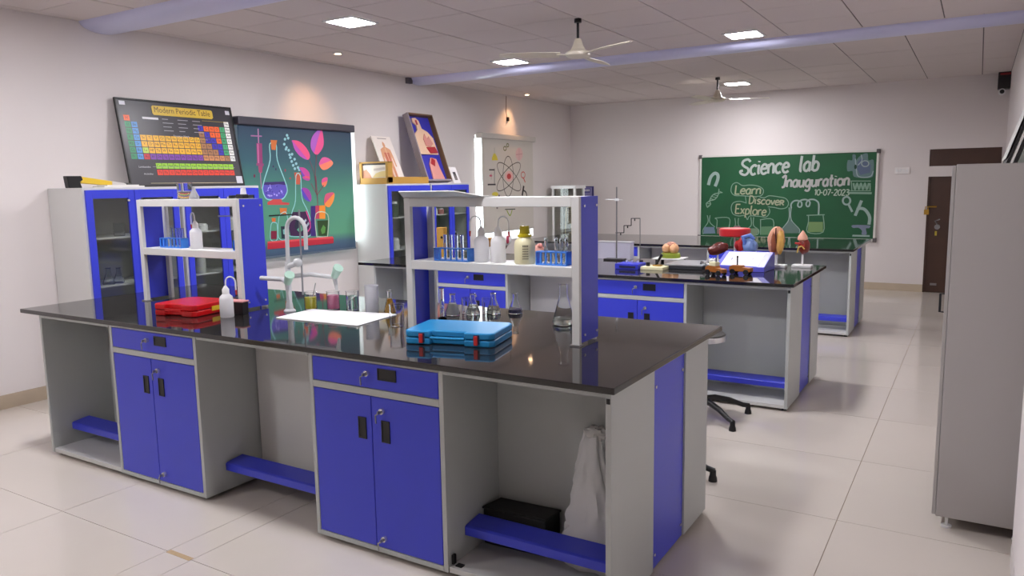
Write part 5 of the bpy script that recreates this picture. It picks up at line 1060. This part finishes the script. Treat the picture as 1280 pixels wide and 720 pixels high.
# thin clamp rod inside the left rack
rs = T('retort_stand', 'thin steel stand with horizontal clamp behind the left rack', 'stand', (-3.98, 3.22, ZT))
O(MB().box(-.1, .06, -.05, .05, 0, .012), 'base', DARKMETAL, rs, .003); O(MB().cyl((0, 0, .012), .004, .64, 10), 'rod', CHROME, rs, smooth=True)
O(MB().tube([(-.2, 0, .53), (.05, 0, .535)], .004, 8).box(-.03, .03, -.012, .012, .523, .547), 'clamp', STEEL, rs)

# under the right bay
bag = T('plastic_sack', 'crumpled white plastic sack in the aisle end bay', 'bag', (-1.238, 2.672, .046))
mb = MB(); n, m_r = 44, 26; vs = []; fs = []; random.seed(5)
for i in range(m_r + 1):
    s_ = i / m_r; z = .56 * s_
    rx = .132 * (1 - s_) ** .95 + .036; ry = .055 * (1 - s_) ** .5 + .02
    cx = -.03 + .02 * s_ + .015 * math.sin(5 * s_); cy = .0
    for k in range(n):
        a = 2 * PI * k / n
        f = 1 + .26 * noise.noise(Vector((math.cos(a) * 2.2, math.sin(a) * 2.2, s_ * 4))) + .15 * noise.noise(Vector((math.cos(a) * 6, math.sin(a) * 6, s_ * 9))) + .22 * abs(noise.noise(Vector((math.cos(a) * 5, math.sin(a) * 9, s_ * 7 + 4)))) - .10 * abs(noise.noise(Vector((math.cos(a) * 11, math.sin(a) * 15, s_ * 14 + 9))))
        f *= .82 if i == 0 else 1
        vs.append((cx + rx * f * math.cos(a), cy + ry * f * math.sin(a), z + (.02 * noise.noise(Vector((a, 3, 1))) if i == m_r else 0)))
for i in range(m_r):
    for k in range(n): fs.append((i * n + k, i * n + (k + 1) % n, (i + 1) * n + (k + 1) % n, (i + 1) * n + k))
fs.append(tuple(range(n))[::-1]); fs.append(tuple(range(m_r * n, m_r * n + n))); mb.add(vs, fs)
O(mb, 'sack_body', translucent('sack_white', (226, 226, 226), .2, .45), bag, smooth=True)
O(MB().blob((-.01, 0, .565), (.05, .026, .03), amp=.5, freq=4, seed=2), 'gathered_top', translucent('sack_white2', (214, 212, 208), .2, .5), bag, smooth=True)
bb = T('black_case', 'flat black case lying behind the footrest in the aisle end bay', 'case', (-1.765, 2.618, .046))
O(MB().prism([(0, 0), (.3, .015), (.31, .13), (.02, .12)], 'z', 0, .16), 'body', mat('matte_black', (10, 10, 11), .55), bb, .006); O(MB().prism([(-.004, -.004), (.304, .016), (.314, .134), (.016, .119)], 'z', .16, .17), 'lid', mat('matte_black', (10, 10, 11), .55), bb, .003)
# ================================================================== MIDDLE BENCH: MODELS AND INSTRUMENTS
rt = T('retort_stand', 'tall thin retort stand on the middle bench', 'stand', (-2.795, 6.42, ZT))
O(MB().box(-.11, .08, -.05, .045, 0, .014), 'base', DARKMETAL, rt, .003); O(MB().cyl((0, 0, .014), .0065, .65, 10), 'rod', STEEL, rt, smooth=True)
O(MB().tube([(-.11, 0, .552), (.055, 0, .546)], .0035, 8).box(-.015, .015, -.015, .015, .537, .56), 'clamp', WHITEP, rt)
O(MB().tube([(-.01, 0, .249), (.072, 0, .251)], .004, 6).tube([(.072, 0, .251), (.072, 0, .316)], .004, 6).tube([(.072, 0, .316), (.142, 0, .317)], .004, 6).tube([(.142, 0, .317), (.142, 0, .381)], .004, 6).tube([(.142, 0, .381), (.226, 0, .382)], .004, 6), 'stepped_bar', BLACK, rt)
for hx, hz_ in ((.04, .25), (.107, .316), (.175, .381)): O(MB().tube([(hx, 0, hz_), (hx, 0, hz_ - .022)], [.004, .006], 6), 'hook', BLACK, rt)
O(MB().tube([(.226, 0, .384), (.228, 0, .006)], .004, 6), 'side_rod', STEEL, rt); O(MB().cyl((.228, 0, 0), .03, .008), 'side_foot', DARKMETAL, rt)
wb = T('acrylic_box', 'pale frosted acrylic box behind the retort stand', 'box', (-2.86, 6.53, ZT))
O(MB().box(-.17, .17, -.05, .05, 0, .155), 'shell', mat('frosted_lilac', (226, 224, 240), .35, trans=.35), wb, .004); O(MB().box(-.175, .175, -.055, .055, .155, .162), 'lid', mat('frosted_lid', (206, 204, 214), .3, trans=.3), wb, .002)
bs = T('magnet_holder', 'royal blue rectangular holder with small steel knobs on the middle bench', 'holder', (-2.415, 5.83, ZT))
O(MB().box(-.10, .10, -.09, .09, 0, .045), 'body', mat('holder_blue', (50, 58, 196), .35), bs, .004); O(MB().box(-.06, .08, -.093, -.089, .012, .03), 'slot', mat('slot_navy', (20, 24, 70), .5), bs)
for k in range(3): O(MB().cyl((-.05 + .05 * k, .04, .045), .012, .018, 14), 'knob', CHROME, bs, smooth=True)
ks = T('knife_switch', 'cream knife switch with black lever beside the blue holder', 'switch', (-2.215, 5.86, ZT))
O(MB().box(-.09, .10, -.09, .09, 0, .025), 'base', CREAMP, ks, .003); O(MB().cyl((-.05, -.02, .025), .016, .03, 14), 'terminal', BLACK, ks, smooth=True); O(MB().tube([(.0, .02, .03), (.05, .03, .12)], [.009, .012], 10), 'lever', BLACK, ks, smooth=True); O(MB().box(-.02, .05, .0, .04, .025, .035), 'contact', BRASS, ks)
tr = T('balance_tray', 'flat grey instrument tray with dark edge on the middle bench', 'tray', (-2.0, 6.08, ZT))
O(MB().box(-.15, .16, -.17, .2, 0, .028), 'body', mat('tray_dark', (46, 48, 54), .4), tr, .004); O(MB().box(-.155, .165, -.175, .205, .028, .04), 'top_plate', mat('tray_grey', (150, 152, 156), .3), tr, .003)
cl = T('clamp_coil', 'shiny metal clamp at the end of the grey tray', 'clamp', (-1.78, 5.97, ZT))
O(MB().blob((0, 0, .045), (.05, .045, .045), amp=.5, freq=3, seed=4), 'coil', CHROME, cl, smooth=True); O(MB().tube([(-.05, 0, .05), (-.09, .02, .06), (-.1, .03, .035)], .009, 8).box(-.04, .05, -.03, .03, 0, .02), 'jaw', STEEL, cl, smooth=True)
bm = T('brain_model', 'peach brain model on green base and white board', 'model', (-2.285, 6.43, ZT))
O(MB().box(-.13, .13, -.1, .1, .028, .04), 'board', WHITEP, bm, .003)
for fx, fy in ((-.1, -.07), (.1, -.07), (-.1, .07), (.1, .07)): O(MB().cyl((fx, fy, 0), .014, .028, 12), 'foot', BLACK, bm)
O(MB().lathe([(.0001, .04), (.085, .04), (.088, .05), (.082, .075), (.07, .082), (.0001, .082)], seg=28), 'green_base', mat('model_green', (132, 148, 40), .5), bm, smooth=True)
pch = mat('model_peach', (228, 176, 132), .45)
for sx in (-1, 1): O(MB().blob((sx * .034, -.005, .118), (.038, .06, .045), amp=.18, freq=5, seed=sx + 3), 'hemisphere', pch, bm, smooth=True)
O(MB().blob((.0, .01, .155), (.042, .04, .022), amp=.3, freq=6, seed=8), 'upper_lobes', mat('model_rose', (206, 150, 128), .45), bm, smooth=True)

def cart(x, y, rz, label, pin):
    t = T('wooden_cart', label, 'toy cart', (x, y, ZT), rz, 'small wooden carts'); wd = mat('cart_orange_wood', (150, 88, 28), .45, noise_amt=.15, noise_scale=20)
    O(MB().prism([(-.085, .022), (.085, .022), (.085, .05), (.02, .055), (.015, .068), (-.06, .068), (-.085, .055)], 'y', -.028, .028), 'body', wd, t, .003)
    for wx in (-.055, .055):
        for wy in (-.036, .026): O(MB().cyl((wx, wy + .01, .02), .02, .012, 18, 'y'), 'wheel', BLACK, t, smooth=True)
    if pin: O(MB().box(-.05, .015, -.024, .024, .068, .098), 'block', CREAMP, t, .003); O(MB().cyl((.0, 0, .098), .004, .03, 8), 'pin', BLACK, t)
    else: O(MB().cyl((-.03, 0, .068), .006, .06, 8).blob((-.03, 0, .13), (.008, .008, .01)), 'pin', BLACK, t, smooth=True)
cart(-1.655, 5.66, math.radians(-28), 'wooden cart carrying a cream block, left of the two carts', True)
cart(-1.50, 5.78, math.radians(-12), 'longer looking wooden cart before the blue console', False)
dv = T('console', 'blue sloped instrument console with white face on the middle bench', 'instrument', (-1.55, 6.10, ZT), math.radians(-2))
DB = mat('console_blue', (92, 92, 204), .35)
O(MB().prism([(-.15, 0), (.15, 0), (.15, .13), (.10, .135), (-.15, .04)], 'x', -.19, .19), 'body', DB, dv, .004)
e_v3 = Vector((0, .25, .095)).normalized(); e_n3 = Vector((0, -.095, .25)).normalized()
fp = O(MB().obox(Vector((-.155, -.14, .0445)), (.29, 0, 0), e_v3 * .235, e_n3 * .002), 'face_plate', mat('console_white', (232, 230, 240), .35), dv)
art = Art(lambda a, b, l: tuple(Vector((a, -.14, .0445)) + e_v3 * b + e_n3 * (.0023 + l * .0002)), .4)
for p in range(3): art.rect(-.06, .02, .06 + .04 * p, .065 + .04 * p, (170, 170, 196))
art.rect(-.1, -.09, .09, .13, (120, 120, 160)); art.rect(.06, .075, .1, .13, (130, 130, 170)); art.rect(-.06, -.057, .06, .15, (170, 170, 196)); art.rect(.017, .02, .06, .15, (170, 170, 196))
art.build('printed_scale', dv, world=False)

def organ_stand(x, y, label, zc, base=(.075, .05)):
    t = T('organ_model', label, 'model', (x, y, ZT), group='organ models on stands')
    O(MB().box(-base[0], base[0], -base[1], base[1], 0, .022), 'stand_base', WHITEP, t, .004); O(MB().cyl((0, 0, .022), .008, zc - .022, 12), 'stand_post', WHITEP, t, smooth=True); return t
DEEP = mat('organ_maroon', (104, 44, 38), .25); RED = mat('organ_red', (176, 34, 34), .3); OBL = mat('organ_blue', (120, 148, 200), .35); TAN = mat('organ_tan', (214, 160, 110), .35); BROWNY = mat('organ_brown', (150, 84, 54), .35)
lv = organ_stand(-1.87, 6.44, 'maroon liver model on a stand left of the heart model', .09, (.05, .04))
O(MB().blob((0, 0, .13), (.09, .05, .05), rot=(0, -.35, 0), amp=.2, freq=2, seed=3), 'liver', DEEP, lv, smooth=True)
ht = organ_stand(-1.645, 6.49, 'heart model with blue and red vessels behind the console', .09, (.05, .04))
O(MB().blob((.025, 0, .15), (.07, .055, .07), rot=(0, .5, 0), amp=.15, freq=2, seed=6), 'ventricles', OBL, ht, smooth=True)
O(MB().tube([(-.03, -.03, .12), (-.05, -.04, .17), (-.03, -.02, .22)], [.022, .03, .018], 12).blob((-.06, -.03, .16), (.03, .03, .04), amp=.3, seed=5), 'red_vessels', RED, ht, smooth=True)
O(MB().tube([(.0, -.03, .17), (-.02, -.03, .23), (.03, .0, .245), (.06, 0, .21)], [.022, .022, .02, .018], 12), 'blue_vessels', mat('vessel_blue', (86, 116, 188), .35), ht, smooth=True)
rd = T('red_disc_stand', 'flat red disc raised on a thin stand above the liver model', 'model', (-1.77, 6.592, ZT))
O(MB().lathe([(.0001, .228), (.12, .228), (.13, .236), (.13, .288), (.122, .296), (.0001, .296)], seg=36), 'disc', mat('disc_red', (196, 34, 40), .35), rd, smooth=True); O(MB().cyl((0, 0, .012), .007, .218, 10), 'post', WHITEP, rd, smooth=True); O(MB().cyl((0, 0, 0), .032, .012, 24), 'base', WHITEP, rd, smooth=True)
lg = organ_stand(-1.365, 6.36, 'opened peach and tan lung model on white stand', .1)
O(MB().blob((-.008, 0, .215), (.068, .05, .115), rot=(0, .04, 0), amp=.14, freq=2.2, seed=9), 'outer_lobe', mat('organ_peach', (216, 158, 128), .35), lg, smooth=True)
O(MB().blob((.028, -.026, .205), (.032, .03, .095), amp=.25, freq=4, seed=2), 'cut_face', mat('organ_gold', (222, 172, 90), .35), lg, smooth=True); O(MB().blob((-.018, -.032, .2), (.028, .026, .085), amp=.25, freq=4, seed=7), 'inner_tissue', BROWNY, lg, smooth=True)
O(MB().tube([(-.004, -.045, .32), (-.002, -.058, .26), (.004, -.056, .2)], [.004, .005, .004], 8), 'cleft', mat('cleft_dark', (60, 20, 16), .4), lg, smooth=True)
kd = organ_stand(-1.18, 6.43, 'red brown kidney model with peach cap on white stand', .1)
O(MB().blob((.008, 0, .175), (.046, .04, .065), amp=.15, freq=2, seed=12), 'kidney', mat('organ_wine', (120, 40, 30), .3), kd, smooth=True); O(MB().lathe([(.0001, .30), (.012, .285), (.035, .25), (.04, .225), (.03, .215), (.0001, .215)], (-.004, 0, 0)), 'gland_cap', mat('organ_cap', (228, 172, 148), .4), kd, smooth=True)
O(MB().tube([(-.03, -.03, .2), (-.012, -.045, .19), (.02, -.04, .17)], .006, 8).tube([(-.055, -.02, .195), (-.02, -.04, .192)], .008, 8), 'artery', RED, kd, smooth=True); O(MB().tube([(.0, -.045, .175), (-.025, -.045, .165), (-.035, -.04, .12)], [.006, .007, .006], 8).tube([(.0, -.045, .175), (.02, -.043, .15)], .005, 8), 'ureter', mat('organ_yellow', (226, 196, 110), .35), kd, smooth=True)

# seen through the right hand rack
wbx = T('wooden_stand', 'tall ochre wooden block at the window end of the middle bench', 'block', (-4.31, 5.80, ZT))
O(MB().box(-.042, .042, -.03, .03, 0, .313), 'block', CARTON, wbx, .004); O(MB().cyl((.02, -.03, .22), .012, .006, 14, 'y'), 'hole', BLACK, wbx)
fm = organ_stand(-3.775, 5.80, 'small ochre funnel shaped model on a thin stand', .14, (.045, .04))
O(MB().lathe([(.0001, .14), (.012, .15), (.045, .18), (.046, .225), (.0001, .226)]), 'cup', mat('model_ochre', (166, 118, 50), .4), fm, smooth=True)
em = organ_stand(-3.61, 5.80, 'white eyeball model with red edge on the middle bench', .14, (.05, .04))
O(MB().blob((0, 0, .22), (.065, .06, .066), amp=.05), 'ball', WHITEP, em, smooth=True); O(MB().blob((.045, -.025, .215), (.014, .02, .038)), 'iris', mat('iris_red', (170, 60, 84), .4), em, smooth=True); O(MB().lathe([(.0001, .128), (.012, .13), (.03, .165), (.04, .178), (.0001, .178)]), 'stem_cup', mat('cup_grey', (150, 126, 124), .4), em, smooth=True)
er = organ_stand(-3.265, 5.80, 'pink ear shaped model on the middle bench beside the cream bottle', .06, (.05, .04))
O(MB().blob((0, 0, .125), (.045, .03, .06), rot=(0, .4, 0), amp=.4, freq=4, seed=15), 'ear', mat('model_flesh', (226, 168, 154), .45), er, smooth=True); O(MB().blob((.03, -.02, .165), (.022, .014, .018), amp=.3, freq=5), 'ear_fold', mat('model_fold', (200, 120, 112), .45), er, smooth=True)
sl = T('slide_stack', 'dark slides stacked on a wooden block on the middle bench', 'slides', (-3.44, 5.78, ZT))
O(MB().box(-.09, .09, -.06, .06, 0, .018), 'block', mat('block_wood', (150, 104, 70), .5), sl, .002); O(MB().box(-.08, .07, -.05, .05, .018, .036), 'slides', DARKMETAL, sl, .002); O(MB().tube([(-.06, 0, .04), (0, -.02, .05), (.07, .0, .055)], .006, 6), 'clip', STEEL, sl)

# ------------------------------------------------------------------ skeleton case and sign in the far corner
kc = T('skeleton_case', 'white framed glass case with skeleton in the far corner', 'display case', (-5.82, 11.2, 0))
mb = MB()
for x in (-.215, .18):
    for y in (0, .315): mb.box(x, x + .035, y, y + .035, 0, 1.56)
O(mb, 'posts', WHITEP, kc, .002); mb = MB(); mb.box(-.23, .23, -.012, .362, 1.52, 1.57); O(mb, 'top', WHITEP, kc, .003); O(MB().box(-.215, .215, 0, .35, .04, .09), 'bottom', WHITEP, kc, .003)
O(MB().box(-.18, .18, .33, .34, .09, 1.52), 'back_panel', mat('case_back', (128, 122, 120), .6), kc)
O(MB().box(-.18, .18, .014, .018, .09, 1.52), 'front_pane', PANE, kc)
for x in (-.2, .196): O(MB().box(x, x + .004, .035, .315, .09, 1.52), 'side_pane', PANE, kc)
BONE = mat('bone', (218, 200, 170), .5)
sk = T('skeleton', 'small ivory teaching skeleton hanging inside the corner glass case', 'skeleton', (-5.77, 11.37, .09))
O(MB().blob((0, 0, 1.24), (.055, .065, .07)).blob((0, -.03, 1.19), (.035, .035, .03)), 'skull', BONE, sk, smooth=True); O(MB().tube([(0, .02, 1.18), (0, .03, 1.0), (0, .02, .8), (0, .03, .68)], .012, 8), 'spine', BONE, sk, smooth=True)
for k in range(7):
    z = 1.08 - .035 * k; r = .06 + .018 * math.sin(PI * (k + 1) / 8); O(MB().tube([(r * math.cos(a), .01 - .05 * math.sin(a) * 1.1, z - .012 * math.sin(a)) for a in [PI * q / 10 - 0 for q in range(-2, 13)]], .0045, 6), 'rib', BONE, sk, smooth=True)
O(MB().blob((0, .02, .66), (.07, .04, .04), amp=.4), 'pelvis', BONE, sk, smooth=True); O(MB().tube([(-.085, 0, 1.11), (0, -.02, 1.125), (.085, 0, 1.11)], .007, 6), 'clavicle', BONE, sk, smooth=True)
for s_ in (-1, 1):
    O(MB().tube([(s_ * .085, 0, 1.11), (s_ * .1, 0, .87), (s_ * .1, -.02, .66), (s_ * .1, -.02, .58)], [.012, .009, .007, .012], 8), 'arm', BONE, sk, smooth=True)
    O(MB().tube([(s_ * .05, .01, .64), (s_ * .055, .0, .34), (s_ * .05, .02, .06), (s_ * .05, -.05, .02)], [.016, .012, .01, .012], 8), 'leg', BONE, sk, smooth=True)
O(MB().tube([(0, 0, 1.30), (0, 0, 1.43)], .004, 6), 'hanger', STEEL, sk)
sg = T('wall_sign', 'small blue framed sign with white lettering on the far wall', 'sign', (-5.83, YB, 1.28))
O(MB().box(-.135, .135, -.015, 0, 0, .27), 'frame', mat('sign_indigo', (70, 66, 130), .4), sg, .003); O(MB().box(-.115, .105, -.018, -.0145, .02, .25), 'panel', mat('sign_lilac', (150, 146, 196), .4), sg)
art = Art(lambda a, b, l: (a, -.0185 - l * .0002, b), .4); art.rect(-.11, .075, .16, .235, (84, 84, 156)); [art.rect(-.1 + .028 * k, -.078 + .028 * k, .182, .218, (226, 226, 236)) for k in range(6)]; art.build('lettering', sg, world=False)

# ------------------------------------------------------------------ contents of the glass cabinets
CG = 'glassware in the cabinets'
xs_ = XC + .28
def jar(x, y, z, r, h, label, m_):
    t = T('jar', label, 'jar', (x, y, z), group='jars in the cabinets'); O(MB().lathe([(.0001, 0), (r, 0), (r, h * .8), (r * .8, h * .88), (.0001, h * .88)]), 'body', m_, t, smooth=True); O(MB().cyl((0, 0, h * .86), r * .85, h * .14), 'lid', WHITEP, t, smooth=True)
flask(xs_ + .08, 3.40, .88, .045, .13, 'conical flask inside the first glass cabinet, near its left side', group=CG); flask(xs_ + .05, 3.50, .88, .04, .12, 'conical flask inside the first glass cabinet, near its door edge', group=CG)
beaker(xs_ + .06, 3.53, 1.25, .04, .1, 'beaker on upper shelf of the first glass cabinet', group=CG)
jar(xs_ + .08, 4.27, 1.25, .05, .06, 'low white dish jar in the cabinet under the periodic table', WHITEP); jar(xs_ + .08, 4.23, .88, .045, .16, 'tall pale jar in the cabinet under the periodic table', mat('jar_grey', (190, 190, 186), .4)); jar(xs_ + .1, 4.58, 1.25, .04, .11, 'white jar beside the door gap under the periodic table', WHITEP)
jar(xs_ + .08, 6.85, .88, .05, .13, 'white jar in the cabinet under the yellow carton', WHITEP); jar(xs_ + .08, 6.75, .88, .04, .11, 'grey jar in the cabinet under the yellow carton', mat('jar_grey', (190, 190, 186), .4))
jar(xs_ + .08, 6.83, 1.25, .06, .18, 'green jar on the upper shelf under the yellow carton', mat('jar_green', (60, 84, 62), .4)); jar(xs_ + .08, 7.62, 1.25, .04, .08, 'white jar on the upper shelf under the organ board', WHITEP); jar(xs_ + .08, 7.75, 1.25, .04, .07, 'pink jar on the upper shelf under the organ board', mat('jar_pink', (196, 130, 130), .4)); jar(xs_ + .08, 8.0, .88, .05, .14, 'dark jar on the lower shelf under the organ board', mat('jar_dark', (80, 70, 66), .4))
